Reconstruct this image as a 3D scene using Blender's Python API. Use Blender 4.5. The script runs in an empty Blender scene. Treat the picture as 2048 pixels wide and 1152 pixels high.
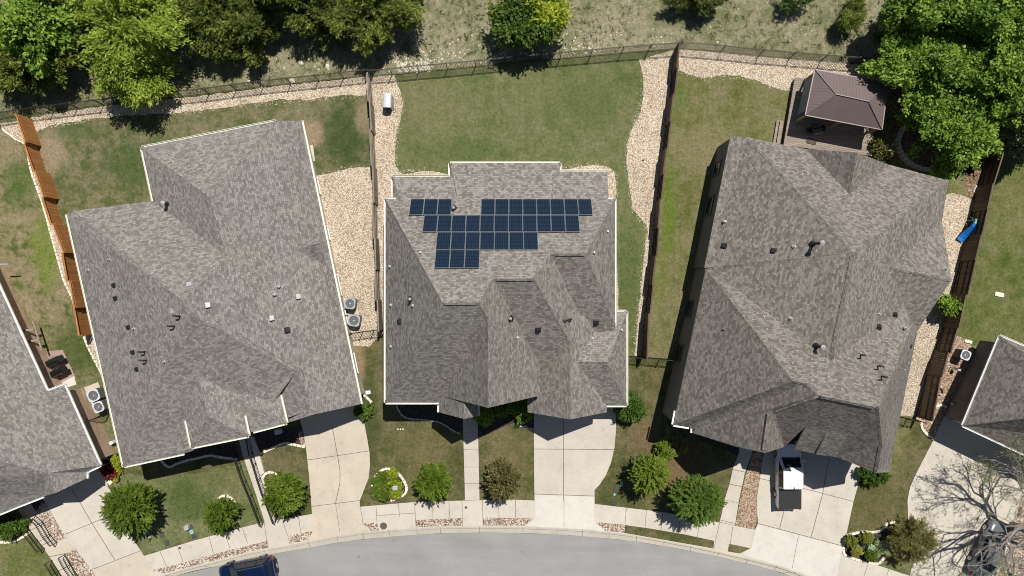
import bpy, bmesh, math, random
import numpy as np
from mathutils import Vector, Matrix, noise
from mathutils.geometry import delaunay_2d_cdt, tessellate_polygon
from mathutils.bvhtree import BVHTree

SC = bpy.context.scene
COL = SC.collection
R = math.radians
CAMZ = 54.64          # height of the drone over the back yards
PPM = 25.0            # photo pixels per metre on the ground plane z = 0


def g(y):
    """terrain height: level back yards, falling 1.5 m towards the street"""
    t = min(1.0, max(0.0, (4.0 - y) / 22.0))
    return -1.5 * t * t * (3 - 2 * t)


def Q(px, py, z):
    """world point at absolute height z seen at photo pixel px, py"""
    k = (1 - z / CAMZ) / PPM
    return Vector(((px - 1024) * k, (576 - py) * k, z))


def P(px, py, h=0.0):
    """world point h metres over the terrain seen at photo pixel"""
    z = h
    for _ in range(8):
        z = g(Q(px, py, z).y) + h
    return Q(px, py, z)


WM = {}


def tag(o, label=None, cat=None, group=None, kind=None):
    if label: o['label'] = label
    if cat: o['category'] = cat
    if group: o['group'] = group
    if kind: o['kind'] = kind
    return o


def empty(name, loc, label, cat, rot=0.0, group=None, rx=0.0, ry=0.0):
    o = bpy.data.objects.new(name, None)
    o.empty_display_size = 0.3
    COL.objects.link(o)
    o.location = loc
    o.rotation_euler = (rx, ry, rot)
    WM[o.name] = Matrix.Translation(Vector(loc)) @ o.rotation_euler.to_matrix().to_4x4()
    return tag(o, label, cat, group)


def auto_uv(co, n):
    """u along the level direction of the face, v up its slope, in metres"""
    if abs(n.x) + abs(n.y) < 1e-4:
        return [(c.x, c.y) for c in co]
    e = Vector((n.y, -n.x, 0)).normalized()
    v = n.cross(e)
    if v.z < 0: v = -v
    return [(c.dot(e), c.dot(v)) for c in co]


class MB:
    def __init__(s):
        s.v = []; s.f = []; s.m = []

    def add(s, vs, fs, m=0):
        b = len(s.v)
        s.v += [Vector(p) for p in vs]
        s.f += [[i + b for i in f] for f in fs]
        s.m += [m] * len(fs)

    def poly(s, pts, m=0):
        s.add(pts, [list(range(len(pts)))], m)

    def box(s, c, d, rot=0.0, m=0, M=None, top=1.0):
        x, y, z = [a / 2 for a in d]
        pts = [(-x, -y, -z), (x, -y, -z), (x, y, -z), (-x, y, -z), (-x*top, -y*top, z), (x*top, -y*top, z), (x*top, y*top, z), (-x*top, y*top, z)]
        T = Matrix.Translation(Vector(c)) @ (M if M is not None else Matrix.Rotation(rot, 4, 'Z'))
        s.add([T @ Vector(p) for p in pts], [(0, 3, 2, 1), (4, 5, 6, 7), (0, 1, 5, 4), (1, 2, 6, 5), (2, 3, 7, 6), (3, 0, 4, 7)], m)

    def rbox(s, c, d, r, rot=0.0, m=0, n=4, chamfer=0.0):
        """box with rounded vertical edges and an optional top chamfer"""
        x, y, z = [a / 2 for a in d]
        def ring(x, y, r, zz):
            out = []
            for cx, cy, a0 in ((x-r, y-r, 0), (-x+r, y-r, 90), (-x+r, -y+r, 180), (x-r, -y+r, 270)):
                for i in range(n + 1):
                    a = R(a0 + 90 * i / n)
                    out.append(Vector((cx + r*math.cos(a), cy + r*math.sin(a), zz)))
            return out
        rings = [ring(x, y, r, -z)]
        if chamfer:
            rings += [ring(x, y, r, z - chamfer), ring(x - chamfer*.35, y - chamfer*.35, max(r - chamfer*.35, .005), z - chamfer*.3), ring(x - chamfer, y - chamfer, max(r - chamfer, .005), z)]
        else:
            rings += [ring(x, y, r, z)]
        T = Matrix.Translation(Vector(c)) @ Matrix.Rotation(rot, 4, 'Z')
        s.rings([[T @ p for p in q] for q in rings], m)

    def rings(s, rs, m=0, caps=True, closed=True):
        k = len(rs[0])
        vs = [p for q in rs for p in q]
        fs = []
        for i in range(len(rs) - 1):
            for j in range(k if closed else k - 1):
                a = i*k + j; b = i*k + (j + 1) % k
                fs.append((a, b, b + k, a + k))
        if caps:
            fs.append(list(range(k))[::-1]); fs.append([(len(rs) - 1)*k + j for j in range(k)])
        s.add(vs, fs, m)

    def tube(s, pts, rad, n=6, m=0, caps=True):
        pts = [Vector(p) for p in pts]
        if not isinstance(rad, (list, tuple)): rad = [rad] * len(pts)
        rs = []
        for i, p in enumerate(pts):
            d = (pts[min(i + 1, len(pts) - 1)] - pts[max(i - 1, 0)])
            if d.length < 1e-6: d = Vector((0, 0, 1))
            d.normalize()
            u = d.cross(Vector((0, 0, 1)) if abs(d.z) < .9 else Vector((1, 0, 0))).normalized()
            w = d.cross(u)
            rs.append([p + (u*math.cos(2*math.pi*j/n) + w*math.sin(2*math.pi*j/n)) * rad[i] for j in range(n)])
        s.rings(rs, m, caps)

    def lathe(s, c, prof, n=16, m=0, M=None):
        T = Matrix.Translation(Vector(c)) @ (M if M is not None else Matrix.Identity(4))
        s.rings([[T @ Vector((r*math.cos(2*math.pi*j/n), r*math.sin(2*math.pi*j/n), z)) for j in range(n)] for r, z in prof], m)

    def prism(s, poly, z0, z1, m=0):
        k = len(poly)
        a = sum(poly[i][0]*poly[(i+1) % k][1] - poly[(i+1) % k][0]*poly[i][1] for i in range(k))
        if a < 0: poly = poly[::-1]
        zz0 = z0 if isinstance(z0, (list, tuple)) else [z0]*k
        zz1 = z1 if isinstance(z1, (list, tuple)) else [z1]*k
        s.rings([[Vector((p[0], p[1], zz0[i])) for i, p in enumerate(poly)], [Vector((p[0], p[1], zz1[i])) for i, p in enumerate(poly)]], m)

    def strip(s, pts, w, m=0, up=0.0):
        """flat ribbon along 3D points"""
        pts = [Vector(p) for p in pts]
        L = []
        for i, p in enumerate(pts):
            d = pts[min(i+1, len(pts)-1)] - pts[max(i-1, 0)]
            nrm = Vector((-d.y, d.x, 0)).normalized()
            L.append((p + nrm*w/2 + Vector((0, 0, up)), p - nrm*w/2 + Vector((0, 0, up))))
        for i in range(len(L) - 1):
            s.poly([L[i][1], L[i+1][1], L[i+1][0], L[i][0]], m)

    def build(s, name, mats, parent=None, local=False, smooth=False, uv=True, bevel=0.0):
        me = bpy.data.meshes.new(name)
        vs = s.v
        if uv:
            world = vs
        if parent is not None and not local:
            inv = WM[parent.name].inverted()
            vs = [inv @ p for p in vs]
        me.from_pydata([tuple(p) for p in vs], [], s.f)
        me.validate(verbose=False)
        if not isinstance(mats, (list, tuple)): mats = [mats]
        for mt in mats: me.materials.append(mt)
        if len(me.polygons) == len(s.m): me.polygons.foreach_set('material_index', s.m)
        if uv:
            lay = me.uv_layers.new(name='UVMap')
            for p in me.polygons:
                co = [world[i] if len(me.vertices) == len(world) else me.vertices[i].co for i in p.vertices]
                n = p.normal.copy()
                if parent is not None and not local: n = (WM[parent.name].to_3x3() @ n)
                for li, c in zip(p.loop_indices, auto_uv(co, n)): lay.data[li].uv = c
        if smooth: me.polygons.foreach_set('use_smooth', [True]*len(me.polygons))
        o = bpy.data.objects.new(name, me)
        COL.objects.link(o)
        WM[o.name] = Matrix.Identity(4)
        if parent is not None:
            o.parent = parent
            WM[o.name] = WM[parent.name].copy()
        if bevel:
            b = o.modifiers.new('bevel', 'BEVEL'); b.width = bevel; b.segments = 2; b.limit_method = 'ANGLE'
        return o


def copy_thing(root, loc, rot=None, label=None):
    """copy a thing with its parts and sub-parts, sharing mesh data"""
    r = root.copy(); COL.objects.link(r); r.location = loc
    if rot is not None: r.rotation_euler = (root.rotation_euler.x, root.rotation_euler.y, rot)
    if label: r['label'] = label
    for ch in list(root.children):
        if ch.name == r.name: continue
        c = ch.copy(); COL.objects.link(c); c.parent = r
        for gch in list(ch.children):
            d = gch.copy(); COL.objects.link(d); d.parent = c
    WM[r.name] = Matrix.Translation(Vector(loc)) @ r.rotation_euler.to_matrix().to_4x4()
    return r


# ------------------------------------------------------------------ materials
def nodes_of(name):
    m = bpy.data.materials.new(name); m.use_nodes = True
    nt = m.node_tree
    b = nt.nodes['Principled BSDF']
    return m, nt, b


def N(nt, t, **kw):
    n = nt.nodes.new(t)
    for k, v in kw.items():
        if k.startswith('i_'):
            key = k[2:]
            key = int(key) if key.isdigit() else key.replace('_', ' ')
            n.inputs[key].default_value = v
        else: setattr(n, k, v)
    return n


def L(nt, a, b): nt.links.new(a, b)


def c4(c): return (c[0], c[1], c[2], 1.0)


def mixc(nt, fac, a, b, mode='MIX'):
    n = nt.nodes.new('ShaderNodeMix'); n.data_type = 'RGBA'; n.blend_type = mode
    if isinstance(fac, (int, float)): n.inputs[0].default_value = fac
    else: L(nt, fac, n.inputs[0])
    for s, v in ((6, a), (7, b)):
        if isinstance(v, (tuple, list)): n.inputs[s].default_value = c4(v)
        else: L(nt, v, n.inputs[s])
    return n.outputs[2]


def noise_n(nt, co, scale, detail=4, rough=.6, dist=0.0):
    n = N(nt, 'ShaderNodeTexNoise', i_Scale=scale, i_Detail=detail, i_Roughness=rough, i_Distortion=dist)
    L(nt, co, n.inputs['Vector'])
    return n.outputs[0]


def ramp(nt, fac, stops, interp='LINEAR'):
    r = nt.nodes.new('ShaderNodeValToRGB'); r.color_ramp.interpolation = interp
    e = r.color_ramp.elements
    while len(e) < len(stops): e.new(.5)
    for i, (p, c) in enumerate(stops):
        e[i].position = p
        e[i].color = c4(c) if isinstance(c, (tuple, list)) else (c, c, c, 1)
    L(nt, fac, r.inputs[0])
    return r.outputs[0]


def objco(nt, sc=None, rot=0.0):
    t = nt.nodes.new('ShaderNodeNewGeometry')      # world position: all ground lies in one frame
    if sc is None and not rot: return t.outputs['Position']
    mp = N(nt, 'ShaderNodeMapping'); mp.inputs['Scale'].default_value = sc or (1, 1, 1); mp.inputs['Rotation'].default_value = (0, 0, rot)
    L(nt, t.outputs['Position'], mp.inputs[0])
    return mp.outputs[0]


def bump(nt, b, h, strength=.5, dist=.02):
    n = N(nt, 'ShaderNodeBump', i_Strength=strength, i_Distance=dist)
    L(nt, h, n.inputs['Height']); L(nt, n.outputs[0], b.inputs['Normal'])


def plain(name, col, rough=.6, metal=0.0, var=.12, scale=6.0, coat=0.0, spec=.5):
    m, nt, b = nodes_of(name)
    n = noise_n(nt, N(nt, 'ShaderNodeTexCoord').outputs['Object'], scale, 4)
    lo = [c*(1 - var) for c in col]; hi = [min(1, c*(1 + var)) for c in col]
    L(nt, ramp(nt, n, [(.3, lo), (.7, hi)]), b.inputs['Base Color'])
    b.inputs['Roughness'].default_value = rough; b.inputs['Metallic'].default_value = metal
    b.inputs['Coat Weight'].default_value = coat; b.inputs['Specular IOR Level'].default_value = spec
    return m


def shingles(name, dark, light, seed=0.0):
    m, nt, b = nodes_of(name)
    uv = nt.nodes.new('ShaderNodeUVMap')
    mp = N(nt, 'ShaderNodeMapping'); mp.inputs['Location'].default_value = (seed, seed*1.7, 0); L(nt, uv.outputs[0], mp.inputs[0])
    br = N(nt, 'ShaderNodeTexBrick', offset=.43, offset_frequency=2, squash=.7, squash_frequency=3)
    for k, v in (('Scale', 1.0), ('Brick Width', .26), ('Row Height', .15), ('Mortar Size', .006), ('Mortar Smooth', .3), ('Bias', -.05)): br.inputs[k].default_value = v
    br.inputs['Color1'].default_value = c4(dark); br.inputs['Color2'].default_value = c4(light)
    br.inputs['Mortar'].default_value = c4([c*.55 for c in dark])
    L(nt, mp.outputs[0], br.inputs['Vector'])
    br2 = N(nt, 'ShaderNodeTexBrick', offset=.37, offset_frequency=3)
    for k, v in (('Scale', 1.0), ('Brick Width', .36), ('Row Height', .29), ('Mortar Size', 0.0)): br2.inputs[k].default_value = v
    br2.inputs['Color1'].default_value = (.96, .96, .96, 1); br2.inputs['Color2'].default_value = (1.04, 1.04, 1.04, 1)
    L(nt, mp.outputs[0], br2.inputs['Vector'])
    c = mixc(nt, 1.0, br.outputs['Color'], br2.outputs['Color'], 'MULTIPLY')
    geo = objco(nt)
    big = ramp(nt, noise_n(nt, geo, .35, 5, .6), [(.3, .93), (.7, 1.06)])
    fine = ramp(nt, noise_n(nt, geo, 13, 3, .7), [(.3, .86), (.7, 1.14)])
    c = mixc(nt, 1.0, c, big, 'MULTIPLY'); c = mixc(nt, 1.0, c, fine, 'MULTIPLY')
    L(nt, c, b.inputs['Base Color'])
    b.inputs['Roughness'].default_value = .92; b.inputs['Specular IOR Level'].default_value = .2
    bump(nt, b, br.outputs['Fac'], .5, .012)
    b.inputs['Normal'].links[0].from_node.invert = True
    return m


def bricks(name, a, bcol, mortar, w=.21, h=.075, ms=.01):
    m, nt, b = nodes_of(name)
    uv = nt.nodes.new('ShaderNodeUVMap')
    br = N(nt, 'ShaderNodeTexBrick')
    for k, v in (('Scale', 1.0), ('Brick Width', w), ('Row Height', h), ('Mortar Size', ms), ('Bias', 0.0)): br.inputs[k].default_value = v
    br.inputs['Color1'].default_value = c4(a); br.inputs['Color2'].default_value = c4(bcol); br.inputs['Mortar'].default_value = c4(mortar)
    L(nt, uv.outputs[0], br.inputs['Vector'])
    v = ramp(nt, noise_n(nt, objco(nt), 1.2, 5, .6), [(.3, .8), (.7, 1.15)])
    L(nt, mixc(nt, 1.0, br.outputs[0], v, 'MULTIPLY'), b.inputs['Base Color'])
    b.inputs['Roughness'].default_value = .85
    return m


def spot_fac(nt, d, amt):
    m = N(nt, 'ShaderNodeMapRange', interpolation_type='SMOOTHSTEP'); m.inputs['From Min'].default_value = 1.15; m.inputs['From Max'].default_value = 1.95; m.inputs['To Min'].default_value = amt; m.inputs['To Max'].default_value = 0.0
    L(nt, d, m.inputs['Value'])
    return m.outputs[0]


def lawn(name, dark, mid, dry, dryness=.5, scale=.22, warp=0.0, grain=1.0, spots=()):
    m, nt, b = nodes_of(name)
    co = objco(nt)
    big = noise_n(nt, co, scale, 6, .68, .6)
    med = noise_n(nt, co, 1.1, 5, .7, .3)
    fin = noise_n(nt, co, 4.2, 7, .82)
    vf = noise_n(nt, co, 26.0, 2, .7)
    ma = N(nt, 'ShaderNodeMath', operation='MULTIPLY_ADD'); ma.inputs[1].default_value = .55; L(nt, med, ma.inputs[0]); 
    mb = N(nt, 'ShaderNodeMath', operation='MULTIPLY'); mb.inputs[1].default_value = .45; L(nt, big, mb.inputs[0]); L(nt, mb.outputs[0], ma.inputs[2])
    d = dryness
    base = ramp(nt, ma.outputs[0], [(.30, dark), (.44, mid), (.44 + .16*(1.3 - d), [mid[i]*.5 + dry[i]*.5 for i in range(3)]), (.80 - .16*d, dry)])
    wob_ = noise_n(nt, co, .8, 5, .7)
    for (px, py, rx, ry, col, amt) in spots:                # patches of lusher or barer turf with ragged soft rims
        p = Q(px, py, -.6 if py > 600 else 0.0)
        mp = N(nt, 'ShaderNodeMapping'); k = PPM
        mp.inputs['Location'].default_value = (-p.x*k/rx, -p.y*k/ry, 0); mp.inputs['Scale'].default_value = (k/rx, k/ry, 0)
        L(nt, co, mp.inputs[0])
        ln = N(nt, 'ShaderNodeVectorMath', operation='LENGTH'); L(nt, mp.outputs[0], ln.inputs[0])
        ad = N(nt, 'ShaderNodeMath', operation='MULTIPLY_ADD'); ad.inputs[1].default_value = 1.5; L(nt, wob_, ad.inputs[0]); L(nt, ln.outputs['Value'], ad.inputs[2])
        base = mixc(nt, spot_fac(nt, ad.outputs[0], amt), base, col)
    c = mixc(nt, 1.0, base, ramp(nt, fin, [(.28, 1 - .5*grain), (.72, 1 + .5*grain)]), 'MULTIPLY')
    c = mixc(nt, 1.0, c, ramp(nt, vf, [(.25, 1 - .45*grain), (.75, 1 + .45*grain)]), 'MULTIPLY')
    mow = noise_n(nt, objco(nt, (2.6, .10, 1), .05), 1.0, 3, .6)
    c = mixc(nt, 1.0, c, ramp(nt, mow, [(.32, .94), (.68, 1.06)]), 'MULTIPLY')      # mower passes
    sp = ramp(nt, noise_n(nt, co, 3.2, 6, .85), [(.60, 0.0), (.70, .55)])          # straw coloured blades among the green
    c = mixc(nt, sp, c, [x*1.25 for x in dry])
    L(nt, c, b.inputs['Base Color'])
    b.inputs['Roughness'].default_value = 1.0; b.inputs['Specular IOR Level'].default_value = .1
    bump(nt, b, fin, .8, .05)
    return m


def gravel(name, cols, scale=9.0, seed=0):
    m, nt, b = nodes_of(name)
    co = objco(nt)
    vo = N(nt, 'ShaderNodeTexVoronoi', i_Scale=scale, i_Randomness=1.0); L(nt, co, vo.inputs['Vector'])
    sep = nt.nodes.new('ShaderNodeSeparateColor'); L(nt, vo.outputs['Color'], sep.inputs[0])
    n = len(cols)
    c = ramp(nt, sep.outputs[0], [(i / n, cc) for i, cc in enumerate(cols)], 'CONSTANT')
    edge = ramp(nt, vo.outputs['Distance'], [(.3, 1.0), (.8, .6)])
    c = mixc(nt, 1.0, c, edge, 'MULTIPLY')
    big = ramp(nt, noise_n(nt, co, .5, 5, .65), [(.3, .84), (.7, 1.14)])
    c = mixc(nt, 1.0, c, big, 'MULTIPLY')
    L(nt, c, b.inputs['Base Color']); b.inputs['Roughness'].default_value = .9; b.inputs['Specular IOR Level'].default_value = .2
    bump(nt, b, vo.outputs['Distance'], 1.0, .05)
    b.inputs['Normal'].links[0].from_node.invert = True
    return m


def concrete(name, col, stain=.1, warm=(.55, .42, .28)):
    m, nt, b = nodes_of(name)
    co = objco(nt)
    c = ramp(nt, noise_n(nt, co, .45, 6, .65), [(.3, [x*(1 - stain) for x in col]), (.7, [x*(1 + stain*.6) for x in col])])
    c = mixc(nt, ramp(nt, noise_n(nt, co, .3, 4, .6, 1.0), [(.56, 0.0), (.8, .35)]), c, warm)
    c = mixc(nt, 1.0, c, ramp(nt, noise_n(nt, co, 9, 4, .7), [(.3, .93), (.7, 1.06)]), 'MULTIPLY')
    c = mixc(nt, 1.0, c, ramp(nt, noise_n(nt, co, 1.3, 7, .78), [(.25, .76), (.45, .98), (.7, 1.05)]), 'MULTIPLY')
    c = mixc(nt, ramp(nt, noise_n(nt, co, 2.6, 2, .5), [(.72, 0.0), (.78, .35)]), c, [x*.5 for x in col])
    L(nt, c, b.inputs['Base Color']); b.inputs['Roughness'].default_value = .88; b.inputs['Specular IOR Level'].default_value = .25
    return m


def leafmat(name, dark, mid, light, trans=.35):
    m, nt, b = nodes_of(name)
    at = N(nt, 'ShaderNodeAttribute', attribute_name='tint')
    c = ramp(nt, at.outputs['Fac'], [(0.0, dark), (.5, mid), (1.0, light)])
    L(nt, c, b.inputs['Base Color']); b.inputs['Roughness'].default_value = .55; b.inputs['Specular IOR Level'].default_value = .25
    tr = nt.nodes.new('ShaderNodeBsdfTranslucent'); L(nt, c, tr.inputs[0])
    mx = nt.nodes.new('ShaderNodeMixShader'); mx.inputs[0].default_value = trans
    L(nt, b.outputs[0], mx.inputs[1]); L(nt, tr.outputs[0], mx.inputs[2])
    L(nt, mx.outputs[0], nt.nodes['Material Output'].inputs[0])
    return m


def wood(name, a, bcol, along=.14, rot=0.0, rough=.8):
    m, nt, b = nodes_of(name)
    uv = nt.nodes.new('ShaderNodeUVMap')
    br = N(nt, 'ShaderNodeTexBrick', offset=.5)
    for k, v in (('Scale', 1.0), ('Brick Width', along), ('Row Height', 40.0), ('Mortar Size', .006)): br.inputs[k].default_value = v
    br.inputs['Color1'].default_value = c4(a); br.inputs['Color2'].default_value = c4(bcol); br.inputs['Mortar'].default_value = c4([x*.3 for x in a])
    mp = N(nt, 'ShaderNodeMapping'); mp.inputs['Rotation'].default_value = (0, 0, rot); L(nt, uv.outputs[0], mp.inputs[0]); L(nt, mp.outputs[0], br.inputs[0])
    s = N(nt, 'ShaderNodeMapping'); s.inputs['Scale'].default_value = (14, 1.2, 1); L(nt, mp.outputs[0], s.inputs[0])
    v = ramp(nt, noise_n(nt, s.outputs[0], 1.0, 4, .65), [(.3, .78), (.7, 1.18)])
    L(nt, mixc(nt, 1.0, br.outputs[0], v, 'MULTIPLY'), b.inputs['Base Color'])
    b.inputs['Roughness'].default_value = rough; b.inputs['Specular IOR Level'].default_value = .25
    return m


M = {}
M['roof_warm'] = shingles('shingles_warm', (.155, .141, .128), (.315, .292, .265))
M['roof_grey'] = shingles('shingles_grey', (.158, .144, .134), (.298, .277, .26), 3.3)
M['roof_brown'] = shingles('shingles_brown', (.132, .118, .105), (.275, .252, .227), 7.1)
M['cream'] = plain('cream_gutter', (.72, .71, .60), .45, var=.05)
M['white'] = plain('white_paint', (.8, .8, .78), .45, var=.04)
M['darktrim'] = plain('dark_trim', (.06, .055, .05), .5)
M['brick_tan'] = bricks('brick_tan', (0.510, 0.330, 0.210), (0.330, 0.195, 0.128), (0.540, 0.465, 0.375))
M['brick_grey'] = bricks('brick_grey', (.20, .18, .17), (.15, .135, .13), (.2, .19, .18))
M['stone'] = bricks('limestone', (.58, .53, .44), (.46, .41, .33), (.40, .37, .32), .42, .2, .014)
M['stucco'] = plain('stucco', (.52, .47, .39), .9, var=.07, scale=2)
M['glass'] = plain('window_glass', (.02, .03, .04), .06, var=.05, spec=.8)
M['fascia'] = plain('fascia', (.42, .40, .34), .6, var=.06)
M['solar'] = None
M['alu'] = plain('aluminium', (.36, .38, .41), .4, .6, var=.04)
M['steel'] = plain('galvanised', (.62, .62, .62), .4, .5, var=.08)
M['black'] = plain('black_plastic', (.014, .015, .017), .5)
M['blackiron'] = plain('black_iron', (.012, .012, .013), .55)
M['blackgloss'] = plain('black_enamel', (.012, .013, .015), .22, coat=.6)
M['greengloss'] = plain('green_enamel', (.012, .022, .016), .25, coat=.6)
M['rubber'] = plain('rubber', (.012, .012, .012), .8)
M['grass_mid'] = lawn('lawn_mid', (0.064, 0.091, 0.025), (0.102, 0.122, 0.045), (0.185, 0.176, 0.097), .6, spots=[(870, 215, 70, 60, (.155, .155, .075), .6), (1180, 210, 70, 60, (.075, .105, .03), .6), (930, 300, 90, 30, (.075, .105, .030), .6), (1060, 190, 50, 50, (.15, .15, .07), .5), (360, 1010, 60, 50, (.055, .085, .022), .7), (430, 960, 70, 30, (.12, .12, .05), .5), (1255, 560, 26, 120, (.07, .10, .028), .6)])
M['grass_left'] = lawn('lawn_left', (0.043, 0.065, 0.017), (0.084, 0.099, 0.036), (0.211, 0.176, 0.112), .8, .26, spots=[(690, 268, 62, 78, (.036, .062, .018), .75), (728, 235, 22, 40, (.24, .19, .12), .8), (104, 300, 30, 55, (.27, .21, .14), .8), (265, 330, 75, 60, (.055, .085, .026), .7), (625, 268, 26, 30, (.30, .22, .15), .7), (150, 262, 50, 20, (.06, .09, .03), .6)])
M['grass_right'] = lawn('lawn_right', (0.066, 0.084, 0.021), (0.113, 0.119, 0.040), (0.198, 0.174, 0.097), .75, .22, spots=[(1338, 420, 16, 110, (.10, .145, .022), .8), (1420, 290, 60, 70, (.19, .165, .09), .6), (1318, 560, 16, 60, (.13, .15, .035), .6), (1360, 200, 24, 40, (.10, .13, .035), .7), (1275, 800, 30, 70, (.19, .14, .07), .6)])
M['grass_front'] = lawn('lawn_front', (0.041, 0.055, 0.015), (0.076, 0.081, 0.029), (0.163, 0.136, 0.073), .75, .3, spots=[(1345, 935, 75, 80, (.155, .105, .055), .85), (1290, 880, 40, 50, (.15, .105, .06), .6), (735, 850, 26, 130, (.045, .065, .018), .7), (1240, 1010, 70, 40, (.06, .07, .022), .6), (850, 900, 70, 60, (.14, .12, .055), .5), (1005, 905, 50, 50, (.17, .14, .07), .5), (712, 720, 20, 60, (.25, .18, .10), .8), (1760, 1010, 50, 90, (.10, .088, .036), .6), (1800, 880, 30, 50, (.20, .145, .07), .6), (1790, 1120, 40, 30, (.22, .15, .075), .7)])
M['grass_vivid'] = lawn('lawn_vivid', (0.047, 0.069, 0.017), (0.093, 0.112, 0.030), (0.185, 0.170, 0.089), .6, .25)
M['grass_patchy'] = lawn('lawn_patchy', (0.048, 0.075, 0.018), (0.101, 0.110, 0.037), (0.264, 0.211, 0.132), 1.0, .45, spots=[(92, 500, 34, 95, (.135, .18, .03), .75), (40, 360, 40, 60, (.06, .10, .022), .7), (150, 700, 60, 80, (.055, .085, .02), .8), (20, 300, 40, 30, (.24, .19, .12), .6)])
M['field'] = lawn('wild_field', (.092, .106, .044), (.152, .158, .082), (.30, .26, .18), .8, .16, grain=1.15)
M['gravel'] = gravel('pale_gravel', [(0.602, 0.490, 0.361), (0.688, 0.593, 0.464), (0.464, 0.353, 0.249), (0.722, 0.645, 0.525), (0.378, 0.275, 0.189), (0.636, 0.542, 0.421), (0.550, 0.421, 0.292), (0.688, 0.619, 0.507)], 12.0)
M['river'] = gravel('river_rock', [(.42, .30, .22), (.62, .52, .42), (.26, .17, .12), (.70, .63, .54), (.33, .22, .16), (.50, .42, .36), (.20, .13, .10), (.58, .50, .43)], 10.5)
M['brownrock'] = gravel('brown_gravel', [(0.391, 0.265, 0.172), (0.529, 0.391, 0.287), (0.253, 0.161, 0.103), (0.598, 0.483, 0.380), (0.322, 0.207, 0.138), (0.460, 0.345, 0.253)], 11.0)
M['mulch'] = gravel('mulch', [(.055, .045, .042), (.085, .07, .064), (.035, .03, .028), (.11, .09, .082)], 14)
M['soil'] = gravel('leaf_litter', [(.20, .13, .08), (.30, .21, .13), (.13, .085, .055), (.36, .27, .18)], 10)
M['conc'] = concrete('concrete', (0.530, 0.485, 0.418))
M['conc_warm'] = concrete('concrete_warm', (0.525, 0.462, 0.378), .12)
M['conc_new'] = concrete('concrete_new', (0.588, 0.556, 0.504), .06)
M['kerb'] = concrete('kerb_concrete', (0.442, 0.409, 0.345), .08)
M['joint'] = plain('joint', (.13, .115, .10), .9)
M['pad'] = concrete('stained_pad', (.36, .26, .23), .12, (.25, .17, .14))
M['edgestone'] = concrete('edging_stone', (.80, .70, .58), .14, (.5, .36, .26))
M['wood_orange'] = wood('cedar_orange', (.47, .215, .075), (.36, .155, .052))
M['wood_grey'] = wood('weathered_wood', (.30, .255, .205), (.21, .175, .14))
M['wood_brown'] = wood('brown_stained_wood', (.13, .088, .062), (.085, .057, .042))
M['wood_dark'] = wood('dark_stained_wood', (.17, .115, .08), (.10, .068, .048))
M['deck'] = wood('deck_boards', (.34, .275, .225), (.265, .215, .18), .15, R(90))
M['post_wood'] = plain('post_timber', (.36, .24, .14), .7)
M['bark'] = plain('bark', (.17, .14, .115), .95, var=.35, scale=9)
M['deadwood'] = plain('dead_wood', (.34, .30, .26), .95, var=.25, scale=9)
M['bark_pale'] = plain('pale_bark', (.30, .265, .225), .95, var=.25, scale=9)
M['rock'] = plain('field_stone', (.58, .52, .43), .9, var=.2, scale=4)
M['leaf_bright'] = leafmat('leaf_bright', (0.101, 0.174, 0.029), (0.248, 0.366, 0.055), (0.494, 0.622, 0.101))
M['leaf_green'] = leafmat('leaf_green', (0.059, 0.116, 0.016), (0.156, 0.278, 0.036), (0.377, 0.503, 0.081))
M['leaf_elm'] = leafmat('leaf_elm', (0.101, 0.156, 0.018), (0.258, 0.350, 0.041), (0.515, 0.607, 0.110))
M['leaf_cedar'] = leafmat('leaf_cedar', (0.054, 0.082, 0.014), (0.145, 0.186, 0.030), (0.347, 0.389, 0.075))
M['leaf_cedardark'] = leafmat('leaf_cedar_dark', (0.033, 0.052, 0.011), (0.099, 0.129, 0.025), (0.248, 0.282, 0.062))
M['leaf_yellow'] = leafmat('leaf_yellow', (0.201, 0.256, 0.022), (0.439, 0.512, 0.046), (0.732, 0.769, 0.091))
M['leaf_street'] = leafmat('leaf_street', (0.042, 0.080, 0.007), (0.113, 0.181, 0.015), (0.235, 0.311, 0.042))
M['leaf_dark'] = leafmat('leaf_dark', (.030, .070, .010), (.085, .155, .020), (.18, .27, .05))
M['leaf_olive'] = leafmat('leaf_olive', (0.091, 0.091, 0.029), (0.201, 0.193, 0.059), (0.348, 0.320, 0.110))
M['leaf_brown'] = leafmat('leaf_brown', (.07, .065, .022), (.165, .15, .05), (.30, .27, .10))
M['leaf_grey'] = leafmat('leaf_greygreen', (0.110, 0.132, 0.062), (0.229, 0.256, 0.113), (0.403, 0.421, 0.220))
M['leaf_agave'] = leafmat('leaf_agave', (0.183, 0.238, 0.101), (0.403, 0.476, 0.201), (0.659, 0.695, 0.329), .15)
M['leaf_red'] = leafmat('leaf_red', (0.110, 0.017, 0.017), (0.242, 0.033, 0.033), (0.329, 0.077, 0.055))
M['leaf_ball'] = leafmat('leaf_ball', (0.101, 0.113, 0.018), (0.193, 0.211, 0.029), (0.293, 0.301, 0.055), .1)
M['straw'] = leafmat('straw', (.085, .125, .04), (.20, .215, .10), (.40, .35, .24), .2)


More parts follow.
